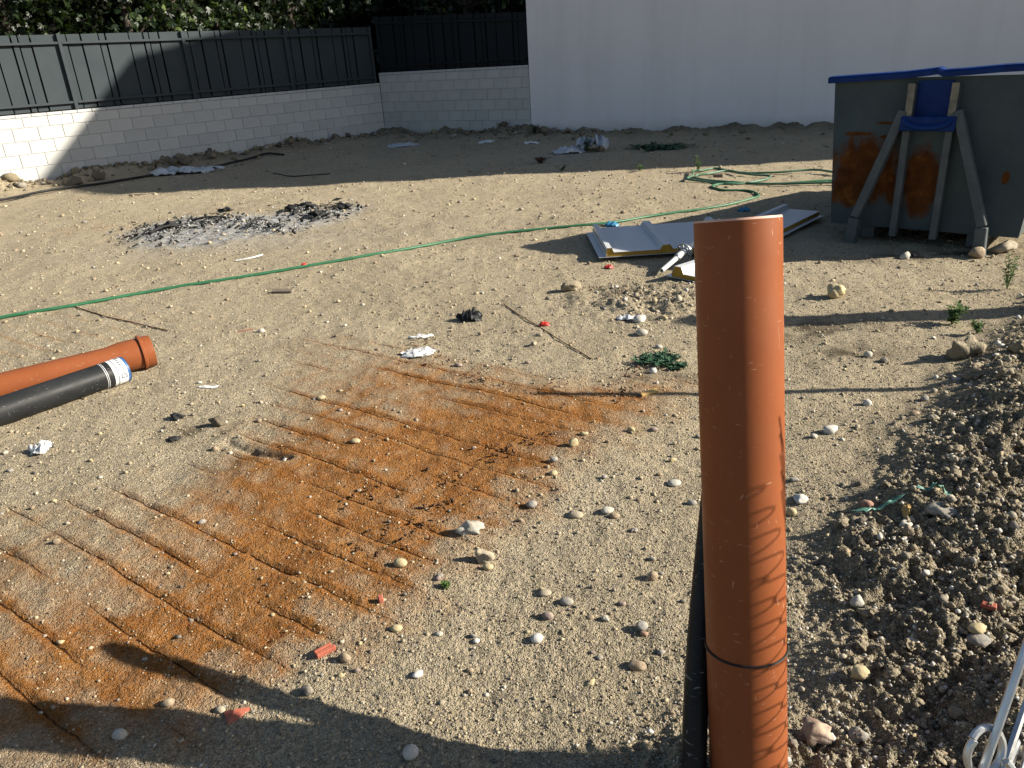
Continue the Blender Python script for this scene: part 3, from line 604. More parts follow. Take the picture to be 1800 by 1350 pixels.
# ------------------------------------------------------------------ skip container
def skip():
    O = Vector((2.60, 6.22, 0)); ex = Vector((math.cos(R_(-41)), math.sin(R_(-41)), 0)); ey = Vector((-ex.y, ex.x, 0)); ez = Vector((0, 0, 1)); W = 1.45; zb = 0.11; T = 1.19
    g0 = tz(3.2, 5.9); root = empty('skip_container', (O.x + ex.x * W / 2, O.y + ex.y * W / 2, g0), 'big rusty grey steel skip with blue rim and braced end', 'skip'); P = lambda u, v, z: O + ex * u + ey * v + ez * z
    tp = 0.075; prof = [(0.0, T), (1.25, 0.78), (2.55, 0.52)]                                      # the sides fall towards the open rear
    m_ = MB(); nu, nz = 24, 18; g = [[P(tp * (1 - j / nz) + (W - 2 * tp * (1 - j / nz)) * i / nu, 0.010 * math.sin(i * 0.9) * math.sin(j * 0.5), zb + (T - zb) * j / nz) for i in range(nu + 1)] for j in range(nz + 1)]
    m_.add([p for r in g for p in r], [(j * (nu + 1) + i, j * (nu + 1) + i + 1, (j + 1) * (nu + 1) + i + 1, (j + 1) * (nu + 1) + i) for j in range(nz) for i in range(nu)])
    m_.add([p + ey * 0.03 for r in g for p in r], [(j * (nu + 1) + i, (j + 1) * (nu + 1) + i, (j + 1) * (nu + 1) + i + 1, j * (nu + 1) + i + 1) for j in range(nz) for i in range(nu)])
    e = m_.build('end_wall', M['skip'], root, True); me = e.data; uvw = me.attributes.new('uvw', 'FLOAT_VECTOR', 'POINT')
    uvw.data.foreach_set('vector', np.array([((Vector(q.co) + root.location - O).dot(ex), 0, q.co.z + root.location.z) for q in me.vertices], np.float32).ravel())
    for sgn, nm in ((0, 'side_wall'), (1, 'side_wall')):
        v = []; f = []
        for k, (d, z) in enumerate(prof):
            for zz, tpp in ((zb, tp), (z, tp * (1 - (z - zb) / (T - zb)))):
                for th in (0.0, 0.03): u = tpp + th if not sgn else W - tpp - th; v.append(P(u, d + (0.034 if k == 0 else 0), zz))
        for k in range(2): a, b = 4 * k, 4 * k + 4; f += [(a, a + 2, b + 2, b), (a + 1, b + 1, b + 3, a + 3), (a + 2, a + 3, b + 3, b + 2), (a, b, b + 1, a + 1)]
        f += [(8, 10, 11, 9)]; MB().add(v, f).build(nm, M['skip_frame'], root)
        rim = MB(); q = [P((0.0 if not sgn else W) + (tp * (1 - (z - zb) / (T - zb))) * (1 if not sgn else -1), d + (0.07 if k == 0 else 0), z - 0.008) for k, (d, z) in enumerate(prof)]
        rim.tube(curve_pts(q, 4), 0.028, 10); rim.build('side_rim', M['blue'], root, True)
    MB().add([P(tp + 0.03, 0.04, zb), P(W - tp - 0.03, 0.04, zb), P(W - tp - 0.03, 2.54, zb), P(tp + 0.03, 2.54, zb)] + [P(tp + 0.03, 0.04, zb + 0.03), P(W - tp - 0.03, 0.04, zb + 0.03), P(W - tp - 0.03, 2.54, zb + 0.03), P(tp + 0.03, 2.54, zb + 0.03)],
             [(0, 3, 2, 1), (4, 5, 6, 7), (0, 1, 5, 4), (2, 3, 7, 6), (0, 4, 7, 3), (1, 2, 6, 5)]).build('floor', M['skip_frame'], root)
    m_ = MB(); st = [(-0.035, 0.0), (0.25, 0.012), (0.50, 0.022), (0.66, 0.036), (0.715, 0.043), (0.75, 0.026), (0.9, 0.032), (1.1, 0.045), (1.3, 0.05), (W + 0.035, 0.045)]; v = []
    for u, dz in st:
        z = T + dz
        for b, c in ((-0.050, -0.024), (-0.055, 0.006), (-0.042, 0.022), (0.05, 0.026), (0.062, 0.014), (0.062, -0.020), (0.04, -0.026)): v.append(P(u, b, z + c))
    f = [(i * 7 + k, i * 7 + (k + 1) % 7, (i + 1) * 7 + (k + 1) % 7, (i + 1) * 7 + k)[::-1] for i in range(len(st) - 1) for k in range(7)] + [tuple(range(7)), tuple(range(len(v) - 7, len(v)))[::-1]]
    m_.add(v, f).build('end_rim', M['blue'], root)
    uL, uR = 0.565, 0.845; ax = (ex, ey, ez)
    for u in (uL, uR):
        up = MB().bar(P(u, -0.040, 0.06), P(u, -0.040, T - 0.04), 0.075, 0.050, upv=ex, bevel=0.005).build('upright', M['skip_frame'], root)
        MB().box(P(u, -0.081, 1.02), (0.046, 0.004, 0.27), ax).build('worn_paint', M['cream_wear'], up)
    for u0, u1, s in ((uL - 0.035, 0.30, -1), (uR + 0.035, 1.165, 1)):
        lg = MB().bar(P(u0, -0.045, 0.97), P(u1, -0.13, 0.20), 0.085, 0.062, upv=ex, bevel=0.006).build('brace_leg', M['skip_frame'], root)
        gz = tz(*(P(u1, -0.13, 0))[:2]); MB().bar(P(u1, -0.13, 0.195), P(u1 + 0.012 * s, -0.14, gz - 0.01), 0.10, 0.075, upv=ex, bevel=0.006).build('foot', M['skip_frame'], lg)
    MB().box(P((uL + uR) / 2, -0.012, 1.03), (uR - uL - 0.054, 0.012, 0.28), ax).build('hook_backplate', M['blue'], root)
    m_ = MB(); arc = [P((uL + uR) / 2 + 0.15 * math.cos(t), -0.10 - 0.03 * math.sin(t), 0.915 - 0.055 * math.sin(t)) for t in np.linspace(0, math.pi, 13)]; m_.tube(arc, 0.020, 10)
    hb = m_.build('hook_bar', M['blue'], root, True)
    MB().box(P((uL + uR) / 2, -0.097, 0.885), (0.36, 0.03, 0.10), ax, 0.006).build('hook_plate', M['blue'], hb)
    for v_ in (0.0, 0.9, 1.8):
        for u in (0.35, 1.1): MB().box(P(u, 0.3 + v_, 0.055), (0.10, 0.5, 0.09), ax).build('skid', M['skip_frame'], root)
skip()

# ------------------------------------------------------------------ standing pipe, black conduit, lying pipes
def pipe_profile(L, r, t=0.006): return [(0, r), (L, r), (L, r - t), (0, r - t)]
top = Vector((0.438, 1.425, 1.222)); base = Vector((0.452, 1.175, 0.09)); ax_ = (top - base).normalized(); base = base - ax_ * 0.12; Lp = (top - base).length
sp = empty('drain_pipe', tuple(base), 'upright orange brown plastic drain pipe standing in the foreground', 'pipe')
MB().lathe(base, ax_, pipe_profile(Lp - 0.004, 0.080), 180, True).build('barrel', M['orange_pvc'], sp, True)
MB().lathe(top - ax_ * 0.004, ax_, [(0, 0.0797), (0.004, 0.0785), (0.004, 0.0745), (0, 0.0742)], 64, True).build('cut_rim', M['cut_edge'], sp, True)
t0 = base + ax_ * (Lp * 0.325); u = ax_.orthogonal().normalized(); w_ = ax_.cross(u)
def ring(t0, r, rad, tilt=0.0, n=48): return [t0 + (u * math.cos(a) + w_ * math.sin(a)) * r + ax_ * (tilt * math.sin(a + 1.0)) for a in np.linspace(0, 2 * math.pi, n)]
m_ = MB(); m_.tube(ring(t0, 0.0818, 0, 0.004), 0.0016, 6); m_.tube(ring(t0 - ax_ * 0.0035, 0.0818, 0, 0.002), 0.0016, 6)
tag(m_.build('tie_wire', M['black_hose'], None, True), 'thin black tie wire wound round the upright orange pipe', 'wire')
cp = curve_pts([(0.335, 1.14, -0.03), (0.338, 1.19, 0.12), (0.372, 1.31, 0.34), (0.43, 1.46, 0.60), (0.50, 1.64, 0.865)], 8)
tag(MB().tube(cp, [0.027] * (len(cp) - 2) + [0.024, 0.014], 14).build('black_conduit', M['black_hose'], None, True), 'black flexible conduit leaning behind the upright orange pipe', 'conduit')
def lie(a, b, r):                                               # a pipe resting on the ground between two points
    a, b = Vector((a[0], a[1], 0)), Vector((b[0], b[1], 0)); a.z = max(tz(a.x, a.y), tz(a.x * 0.9 + b.x * 0.1, a.y * 0.9 + b.y * 0.1)) + r - 0.006; b.z = tz(b.x, b.y) + r - 0.004; return a, b
def on_h(px, py, z): q = flat(px, py, z); return q
a0 = on_h(268, 618, 0.085); a1 = on_h(0, 683, 0.085); a1 = a0 + (a1 - a0) * 3.2
op = empty('drain_pipe', (a0.x, a0.y, tz(a0.x, a0.y)), 'orange brown drain pipe with a socket end lying on the sand at left', 'pipe'); d_ = (a1 - a0).normalized(); zc = tz(a0.x, a0.y) + 0.094; s0 = Vector((a0.x, a0.y, zc)); d_ = Vector((d_.x, d_.y, -0.006)).normalized()
LP = 3.4
pr = [(0.0, 0.088), (0.028, 0.090), (0.046, 0.090), (0.050, 0.099), (0.062, 0.099), (0.066, 0.087), (0.16, 0.087), (0.23, 0.076), (LP, 0.075), (LP, 0.070), (0.23, 0.071), (0.16, 0.082), (0.0, 0.083)]
MB().lathe(s0, d_, pr, 48, True).build('barrel', M['orange_pvc'], op, True)
b0 = on_h(218, 643, 0.09); b1 = on_h(0, 722, 0.075); db = Vector(((b1 - b0).x, (b1 - b0).y, 0)).normalized(); bz = tz(b0.x, b0.y) + 0.071; b0 = Vector((b0.x, b0.y, bz))
bp = empty('black_pipe', (b0.x, b0.y, tz(b0.x, b0.y)), 'black plastic pipe with a white and blue taped end beside the lying orange pipe', 'pipe'); rb = 0.070; Lb = 2.9
MB().lathe(b0, db, [(0, rb), (Lb, rb), (Lb, rb - 0.006), (0, rb - 0.006)], 48, True).build('barrel', M['black_pvc'], bp, True)
MB().lathe(b0, db, [(0.004, rb + 0.0015), (0.016, rb + 0.0015), (0.016, rb + 0.0003), (0.004, rb + 0.0003)], 48, True).build('blue_tape', M['tape_blue'], bp, True)
tw = MB().lathe(b0, db, [(0.017, rb + 0.0015), (0.066, rb + 0.0015), (0.066, rb + 0.0003), (0.017, rb + 0.0003)], 48, True).build('white_tape', M['tape_white'], bp, True)
MB().lathe(b0, db, [(0.070, rb + 0.001), (0.088, rb + 0.001), (0.088, rb + 0.0002), (0.070, rb + 0.0002)], 48, True).build('white_band', M['tape_white'], bp, True)
for s_ in (0.118, 0.126): MB().lathe(b0, db, [(s_, rb + 0.0008), (s_ + 0.0022, rb + 0.0008), (s_ + 0.0022, rb), (s_, rb)], 48, True).build('pale_ring', M['tape_white'], bp, True)
def wrap_text(txt, size):
    c = bpy.data.curves.new('print', 'FONT'); c.body = txt; c.size = size; c.resolution_u = 2; o = bpy.data.objects.new('print', c); COL.objects.link(o)
    dg = bpy.context.evaluated_depsgraph_get(); me = bpy.data.meshes.new_from_object(o.evaluated_get(dg)); bpy.data.objects.remove(o); bpy.data.curves.remove(c)
    side = Vector((-db.y, db.x, 0)); side = side if side.y < 0 else -side                         # towards the camera
    for v in me.vertices:
        t = -0.35 + v.co.x / (rb + 0.002); p = b0 + db * (0.024 + v.co.y) + (side * math.cos(t) + Vector((0, 0, 1)) * math.sin(t)) * (rb + 0.0022); v.co = p - bp.location
    me.materials.append(M['ink']); ob = bpy.data.objects.new('print', me); COL.objects.link(ob); ob.parent = tw
wrap_text('Dielttrau', 0.046)

# ------------------------------------------------------------------ hoses and cables
def along(pix, r, n=8, lift=0.0): return [(q.x, q.y, q.z + r * 0.8 + lift) for q in curve_pts([spot(*p) for p in pix], n)]
def resnap(pts, r):
    z = terrain(np.array([p[0] for p in pts]), np.array([p[1] for p in pts])); n = len(z); zs_ = [float(np.mean(z[max(0, i - 2):i + 3])) for i in range(n)]
    return [Vector((p[0], p[1], max(zs_[i], float(z[i]) - r * 0.3) + r * 0.9)) for i, p in enumerate(pts)]
hp_ = [(-120, 583), (0, 561), (120, 541), (260, 516), (400, 492), (535, 471), (680, 445), (820, 421), (960, 404), (1060, 394), (1150, 381), (1240, 368), (1305, 355), (1333, 346), (1316, 337), (1270, 336), (1252, 331), (1262, 326), (1310, 323), (1400, 322), (1490, 318), (1580, 315)]
hs = empty('garden_hose', tuple(spot(535, 471)), 'long green garden hose snaking across the lot to the skip', 'hose')
MB().tube(resnap(along(hp_, 0.012, 7), 0.012), 0.0125, 9).build('tube', M['hose'], hs, True)
q = spot(535, 470); dd = (spot(560, 466) - spot(510, 475)).normalized(); m_ = MB().lathe(q + Vector((0, 0, 0.014)) - dd * 0.02, dd, [(0, 0.016), (0.012, 0.024), (0.03, 0.024), (0.04, 0.017), (0.04, 0.0128), (0, 0.0128)], 16, True); m_.build('coupling', M['red'], hs, True)
hc = [(1580, 306), (1480, 309), (1430, 303), (1380, 306), (1330, 307), (1290, 303), (1258, 298), (1232, 303), (1218, 305), (1217, 313), (1208, 319), (1240, 322), (1290, 325), (1340, 319), (1352, 313), (1310, 310), (1280, 305), (1245, 309), (1222, 312), (1240, 318), (1330, 325), (1440, 326), (1580, 322)]
m_ = MB().tube([p + Vector((0, 0, 0.012 * (1 + math.sin(k * 0.13)))) for k, p in enumerate(resnap(along(hc, 0.012, 7), 0.012))], 0.0125, 9)
tag(m_.build('coiled_hose', M['hose_pale'], None, True), 'faded green hose lying in loose loops left of the skip', 'hose')
bh = [(-150, 378), (0, 357), (80, 341), (180, 325), (280, 309), (360, 299), (420, 287), (465, 274), (500, 275)]
tag(MB().tube([p + Vector((0, 0, 0.008 + 0.02 * max(0, math.sin(k * 0.17)))) for k, p in enumerate(resnap(along(bh, 0.02, 7), 0.02))], 0.019, 8).build('black_hose', M['black_hose'], None, True), 'black irrigation hose lying along the foot of the long block wall', 'hose')
for pts, r, m, lb, cat in (([(885, 535), (930, 565), (985, 600), (1040, 632)], 0.0028, 'rebar', 'thin rusty wire lying on the sand left of the green weed', 'wire'),
        ([(130, 540), (180, 556), (240, 570), (295, 582)], 0.004, 'rebar', 'thin rusty rod on the sand beyond the orange pipe socket', 'rod'),
        ([(480, 306), (510, 311), (545, 309), (580, 306)], 0.008, 'black_hose', 'short dark stick lying in the wall shade', 'stick'), ([(226, 344), (250, 343), (275, 340)], 0.010, 'wood', 'short brown stick by the edge of the wall shade', 'stick'),
        ([(415, 460), (440, 455), (462, 449)], 0.007, 'paper', 'thin white strip in front of the burnt patch', 'strip')):
    tag(MB().tube([p + Vector((0, 0, 0.002)) for p in resnap(along(pts, r, 6), r)], r, 6).build({'wire': 'loose_wire', 'rod': 'rusty_rod', 'stick': 'stick', 'strip': 'plastic_strip'}[cat], M[m], None, True), lb, cat)

# ------------------------------------------------------------------ sandwich panels and scaffold pole
def sandwich(name, O, ex, ey, W, L, ribs, z, label, tilt=(0, 0), foam='foam', th=0.030):
    ex = Vector((*ex, tilt[0])).normalized(); ey = Vector((*ey, tilt[1])); ey = (ey - ex * ey.dot(ex)).normalized(); ez = ex.cross(ey)
    root = empty(name, (O[0], O[1], z), label, 'panel', 'sandwich roof panels by the skip'); O = Vector((O[0], O[1], z)); P = lambda u, v, h: O + ex * u + ey * v + ez * h
    top_ = [(0.0, th)]
    for c, wd, h in ribs: top_ += [(c - wd, th), (c - wd * 0.55, th + h), (c + wd * 0.55, th + h), (c + wd, th)]
    top_ = [(max(0.0, min(W, a)), b) for a, b in top_] + [(W, th)]; pr = [top_[0]]
    for a in top_[1:]:
        if a[0] > pr[-1][0] + 1e-4: pr.append(a)
    n = len(pr); foamv = [P(u, v, h) for v in (0.004, L - 0.004) for u, h in pr] + [P(u, v, 0.0) for v in (0.004, L - 0.004) for u, h in pr]
    f = [(k, k + 1, 2 * n + k + 1, 2 * n + k)[::-1] for k in range(n - 1)] + [(n + k, n + k + 1, 3 * n + k + 1, 3 * n + k) for k in range(n - 1)] + [(k, k + 1, n + k + 1, n + k) for k in range(n - 1)] + [(2 * n + k, 2 * n + k + 1, 3 * n + k + 1, 3 * n + k)[::-1] for k in range(n - 1)] + [(0, 2 * n, 3 * n, n), (n - 1, 2 * n - 1, 4 * n - 1, 3 * n - 1)]
    MB().add(foamv, f).build('foam_core', M[foam], root)
    s = MB(); v = [P(u, y_, h + dz) for dz in (0.0012, 0.0035) for y_ in (0.0, L) for u, h in pr]
    f = [(k, k + 1, n + k + 1, n + k)[::-1] for k in range(n - 1)] + [(2 * n + k, 2 * n + k + 1, 3 * n + k + 1, 3 * n + k) for k in range(n - 1)] + [(k, k + 1, 2 * n + k + 1, 2 * n + k) for k in range(n - 1)] + [(n + k, n + k + 1, 3 * n + k + 1, 3 * n + k)[::-1] for k in range(n - 1)]
    s.add(v, f).build('top_sheet', M['panel_white'], root)
    MB().box(P(-0.004, L / 2, th * 0.45), (0.004, L, th * 0.8), (ex, ey, ez)).build('edge_lip', M['panel_white'], root)
    MB().box(P(W / 2 - 0.01, L / 2, -0.003), (W + 0.10, L, 0.003), (ex, ey, ez)).build('bottom_sheet', M['panel_white'], root); return root
A = Vector((0.79, 5.80)); sandwich('roof_panel', A, (0.998, 0.0), (0.0, 1.0), 1.02, 0.86, [(0.02, 0.035, 0.035), (0.46, 0.05, 0.035), (1.0, 0.04, 0.035)], tz(A.x, A.y) + 0.04, 'broad white roof panel with ribs and yellow foam edge lying near the skip', (0.0, 0.01))
e1 = Vector((2.28, 6.22)); e2 = Vector((2.80, 6.80)); dv = (e2 - e1).normalized(); sandwich('roof_panel', (e1.x - 0.52 * dv.y * -1 - dv.x * 0.9 - 1.04 * dv.y * 0.0 - 0.52 * dv.y * 1.62, e1.y - dv.y * 0.9 + 0.52 * dv.x * 0.62), (dv.y, -dv.x), (dv.x, dv.y), 0.34, 1.68, [(0.03, 0.04, 0.04)], tz(2.4, 6.5) + 0.035, 'narrow shaded roof panel strip just left of the skip')
A = flat(1181, 487, 0.03); B = flat(1222, 496, 0.03); d2 = Vector((B.x - A.x, B.y - A.y)).normalized(); sandwich('roof_panel', (A.x, A.y), tuple(d2), (-d2.y, d2.x), 0.36, 0.75, [(0.05, 0.05, 0.045)], tz(A.x, A.y) + 0.03, 'small sunlit white panel offcut with bright yellow foam behind the upright pipe', (0, 0), 'foam')
pa = Vector((*spot(1163, 484)[:2], 0)); pb = Vector((*flat(1224, 424, 0.15)[:2], 0.15)); pa.z = tz(pa.x, pa.y) + 0.035
sc_ = empty('scaffold_pole', tuple(pa), 'white scaffold pole with a perforated rosette lying across the roof panels', 'pole'); dp = (pb - pa).normalized()
MB().lathe(pa, dp, [(0, 0.017), (0.20, 0.019), (0.20, 0.0245), (0.80, 0.0245), (0.80, 0.021), (0, 0.014)], 20, True).build('tube', M['pole_white'], sc_, True)
m_ = MB(); c0 = pa + dp * 0.30; u_ = dp.orthogonal().normalized(); v_ = dp.cross(u_)
m_.lathe(c0, dp, [(0, 0.052), (0.008, 0.052), (0.008, 0.062), (0, 0.062)], 32, True); m_.lathe(c0, dp, [(0, 0.0245), (0.008, 0.0245), (0.008, 0.034), (0, 0.034)], 32, True)
for k in range(8): a = k * math.pi / 4; di = u_ * math.cos(a) + v_ * math.sin(a); m_.bar(c0 + dp * 0.004 + di * 0.033, c0 + dp * 0.004 + di * 0.053, 0.011, 0.0078, upv=dp)
m_.build('rosette', M['galv'], sc_); MB().lathe(pa + dp * 0.196, dp, [(0, 0.020), (0, 0.0262), (0.012, 0.0262), (0.012, 0.020)], 20, True).build('collar', M['galv'], sc_, True)

# ------------------------------------------------------------------ chain link fence in front of the photographer, posts out to the right
def chain_mesh(mb, A, B, z0, z1, pitch=0.052, r=0.0017, st=0.029):
    A, B = Vector(A), Vector(B); d = (B - A); L = d.length; d.normalize(); nn = Vector((-d.y, d.x)); n = int(L / pitch)
    for i in range(n):
        pts = []; nh = int((z1 - z0) / st * 5)
        for k in range(nh):
            ph = k / 5.0 + (i % 2); tri = math.sin(math.pi * ph); tri = math.copysign(abs(tri) ** 0.75, tri); p = A + d * ((i + 0.5 + 0.54 * tri) * pitch) + nn * (0.0024 * tri); pts.append((p.x, p.y, z1 - k * st / 5))
        mb.tube(pts, r, 5, False)
cl = empty('chain_link_fence', (1.25, 1.17, 0.1), 'galvanised chain link fence whose twisted wire shows at bottom right', 'fence'); mA = MB(); chain_mesh(mA, (0.222, 0.262), (1.25, 1.17), 0.35, 1.30); mA.build('wire_mesh', M['galv'], cl, True)
mB = MB(); chain_mesh(mB, (1.21, 1.215), (1.62, 1.135), 0.10, 1.25, pitch=0.075, r=0.0026, st=0.056); mB.build('wire_mesh', M['galv'], cl, True)
m_ = MB(); w0 = Vector((0, 0, EYE)) + ray(1806, 1130) * 0.33; w1 = Vector((0, 0, EYE)) + ray(1728, 1352) * 0.325; w2 = Vector((0, 0, EYE)) + ray(1700, 1440) * 0.33
m_.tube([w0 + (w0 - w1) * 1.2, w0, w1, w2], 0.0018, 8); c0 = w1 + (w0 - w1) * 0.12
dw = (w0 - w1).normalized(); uu = dw.cross(FWD).normalized()
m_.tube([c0 + dw * (0.010 * math.sin(t)) + uu * (0.0085 * math.cos(t)) + FWD * (0.004 * math.sin(t * 0.5)) for t in np.linspace(0.3, 6.6, 22)], 0.0017, 8); m_.tube(curve_pts([c0 + uu * -0.008, c0 + uu * -0.018 - dw * 0.004, c0 + uu * -0.03 + dw * 0.006, c0 + uu * -0.05 + dw * 0.03], 5), 0.0017, 8)
m_.build('knuckle_wire', M['galv'], cl, True)
for x_, y_, h_, r_, nm, m, lb in ((3.45, 3.03, 1.62, 0.021, 'steel_post', 'galv', 'thin steel post whose shadow crosses the mound'), (4.75, 3.90, 1.75, 0.095, 'concrete_post', 'post_concrete', 'thick round post whose broad shadow falls in front of the skip')):
    g_ = tz(x_, y_); tag(MB().lathe((x_, y_, g_ - 0.15), (0, 0, 1), [(0, 0.0001), (0, r_), (h_ + 0.14, r_), (h_ + 0.15, r_ * 0.8), (h_ + 0.15, 0.0001)], 20).build(nm, M[m], None, True, (x_, y_, g_)), lb, 'post')

# ------------------------------------------------------------------ stones, one by one
_st = [0]
def stone(px, py, wpx, kind, label, hr=0.55, jag=0.22, cuts=3, name='stone', cat='stone', group=None, ic=None, pos=None, size=None, m=None, ar=0.75, rot=None):
    p = pos or spot(px, py); d = (p - Vector((0, 0, EYE))).dot(FWD); r = size or wpx / 2 * d / FPX; _st[0] += 1
    v = rock_variant(ic or ICO2, 900 + _st[0] * 3, jag, cuts) * np.array([r, r * ar, r * hr]); a = random.uniform(-0.5, 0.5) if rot is None else rot; c, s = math.cos(a), math.sin(a)
    v = np.stack([v[:, 0] * c - v[:, 1] * s, v[:, 0] * s + v[:, 1] * c, v[:, 2]], 1); v[:, 2] -= v[:, 2].min(); me = mesh_np(name, v, (ic or ICO2)[1], m or M['st_' + kind], cuts < 4)
    o = bpy.data.objects.new(name, me); COL.objects.link(o); o.location = (p.x, p.y, p.z - r * hr * 0.42); return tag(o, label, cat, group)
NAMED = [(704, 993, 26, 'yellow', 'round pale yellow cobble at the front edge of the rust stain', .6, .08, 0), (850, 987, 36, 'sand', 'angular sandy rock casting a dark shadow in the middle foreground', .95, .3, 4), (858, 999, 20, 'yellow', 'small cream pebble touching the angular sandy rock', .5, .1, 1),
    (944, 1126, 24, 'white', 'round white pebble in the middle of the grey sand', .7, .08, 0), (963, 1085, 22, 'purple', 'oval mauve pebble just above the white pebble', .6, .08, 0), (1128, 1105, 24, 'grey', 'grey and white pebble beside a red one near the upright pipe', .8, .15, 2), (1132, 1115, 16, 'red', 'small red stone leaning on the grey pebble left of the upright pipe', .7, .2, 2),
    (1120, 1173, 32, 'brown', 'flat brown stone low down left of the upright pipe', .55, .12, 2), (996, 1060, 26, 'grey', 'flat grey pebble above right of the mauve pebble', .45, .08, 0), (958, 1044, 24, 'sand', 'flat tan pebble above the mauve pebble', .4, .08, 0), (1147, 1017, 22, 'brown', 'brown pebble with dark shadow close to the upright pipe', .9, .15, 1),
    (723, 1329, 30, 'white', 'big white cobble at the bottom edge of the picture', 1.0, .08, 0), (211, 1294, 28, 'pale', 'cream cobble near the bottom left corner', .75, .12, 1), (296, 1238, 24, 'brown', 'tan pebble lying in the pipe shadow', .6, .1, 0), (388, 1250, 20, 'sand', 'sandy pebble beside the red tile shard', .6, .1, 0),
    (697, 1107, 22, 'yellow', 'kidney shaped cream pebble below the rust stain', .5, .15, 0), (735, 1187, 22, 'white', 'chalky white stone in the lower middle', .5, .2, 2), (825, 933, 44, 'pale', 'pale jagged mortar lump right of the rust stain', .5, .5, 3), (1008, 783, 20, 'yellow', 'squarish yellow stone at the right edge of the rust stain', .9, .12, 3),
    (973, 834, 16, 'yellow', 'cream pebble at the right tip of the rust stain', .6, .1, 0), (935, 889, 22, 'grey', 'olive grey oval pebble right of the rust stain', .55, .08, 0), (1012, 907, 28, 'sand', 'pair forming flat sandy pebble right of the rust stain', .4, .08, 0), (1068, 899, 26, 'pale', 'flat pale pebble left of the upright pipe', .4, .1, 1),
    (1080, 908, 20, 'brown', 'brown pebble beside the flat pale pebble left of the pipe', .5, .1, 1), (1185, 852, 26, 'pale', 'long pale pebble close to the pipe at mid height', .45, .08, 0), (1216, 886, 18, 'grey', 'light grey pebble almost touching the upright pipe', .6, .08, 0), (565, 701, 16, 'yellow', 'cream pebble at the left edge of the rust stain', .5, .1, 0),
    (625, 777, 20, 'yellow', 'flat cream pebble inside the rust stain', .4, .1, 0), (1125, 565, 26, 'white', 'white pebble behind the upright pipe', .6, .15, 1), (1128, 588, 22, 'pale', 'cream pebble behind the pipe above the weed', .6, .1, 0), (1148, 655, 14, 'white', 'bright white pebble at the green weed', .8, .1, 0),
    (1470, 521, 34, 'yellow', 'yellow lichened rock right of the upright pipe', .85, .3, 4), (1460, 760, 28, 'white', 'white angular rock right of the pipe with long shadow', .8, .25, 4), (1524, 712, 16, 'white', 'small round white pebble on the mound slope', .9, .1, 0), (1525, 627, 16, 'pale', 'pale pointed pebble on the sand before the mound', .9, .15, 1), (1553, 636, 16, 'dark', 'dark pebble on the sand before the mound', .7, .1, 0),
    (1625, 703, 16, 'grey', 'smooth grey pebble on top of the mound', .7, .08, 0), (1607, 730, 20, 'brown', 'tan oval pebble in the pebble cluster on the mound', .5, .08, 0), (1638, 738, 22, 'dark', 'dark oval pebble in the pebble cluster on the mound', .5, .08, 0), (1590, 455, 20, 'pale', 'pale stone in the dark debris before the skip', .9, .2, 2), (1716, 452, 30, 'brown', 'rounded brown rock below the right skip leg', .9, .2, 2),
    (1762, 443, 52, 'sand', 'large flat sandy rock at the right edge below the skip', .5, .25, 4), (1405, 880, 34, 'white', 'flat whitish slate shard right of the upright pipe', .35, .15, 4), (1523, 890, 24, 'red', 'pinkish stone on the mound by the teal ribbon', .6, .2, 3), (1590, 925, 26, 'pale', 'flat pale stone by the yellow leaf on the mound', .45, .15, 3), (1505, 1062, 28, 'pale', 'cream angular stone on the lower mound', .8, .25, 3),
    (1655, 900, 50, 'grey', 'flat brown grey stone near the right edge of the mound', .4, .2, 3), (1603, 1132, 26, 'pale', 'pale ring topped stone low on the mound', .7, .1, 1), (1625, 1135, 20, 'sand', 'sandy pebble beside the ring topped stone', .7, .1, 1), (1718, 1130, 40, 'grey', 'striped grey cobble at the lower right of the mound', .55, .1, 0), (1715, 1112, 32, 'yellow', 'cream stone above the striped grey cobble', .5, .2, 2),
    (1508, 1190, 36, 'yellow', 'yellowish stone above the fence wire corner', .7, .2, 2), (1430, 1298, 64, 'pink', 'big pink and cream veined rock beside the pipe foot', .75, .45, 5), (1508, 1300, 40, 'grey', 'grey angular rock next to the veined rock at the bottom', .9, .2, 4), (1382, 1340, 18, 'white', 'small white pebble at the foot of the upright pipe', .9, .1, 0),
    (540, 1218, 26, 'dark', 'dark grey pebble in the shadow fringe at the lower left', .7, .1, 0), (607, 1160, 22, 'brown', 'brown pebble right of the red brick shard', .9, .15, 1), (838, 1128, 14, 'white', 'tiny chalk chip in the middle of the grey sand', .6, .2, 2), (1390, 905, 20, 'yellow', 'yellow stone peeping out right of the pipe', .9, .2, 2)]
for px, py, wd, kd, lb, hr, jg, ct in NAMED: stone(px, py, wd * 1.0, kd, lb, hr, jg, ct, ic=ICO3 if wd > 30 else ICO2)
CN = dict(pale='pale', sand='sandy', brown='brown', grey='grey', dark='dark', purple='mauve', yellow='cream')
def zone(px, py):
    a = 'left of the rust stain' if px < 480 and py < 900 else 'at the lower left' if px < 600 and py >= 1000 else 'right of the upright pipe' if px > 1385 else 'between the rust stain and the upright pipe' if px > 900 else 'in the middle of the lot'
    return a + (', beyond the lying pipes' if py < 640 else ', nearest the camera' if py > 1150 else '')
kinds = ['pale', 'sand', 'sand', 'brown', 'grey', 'grey', 'dark', 'purple', 'yellow', 'brown']
n_ = 0
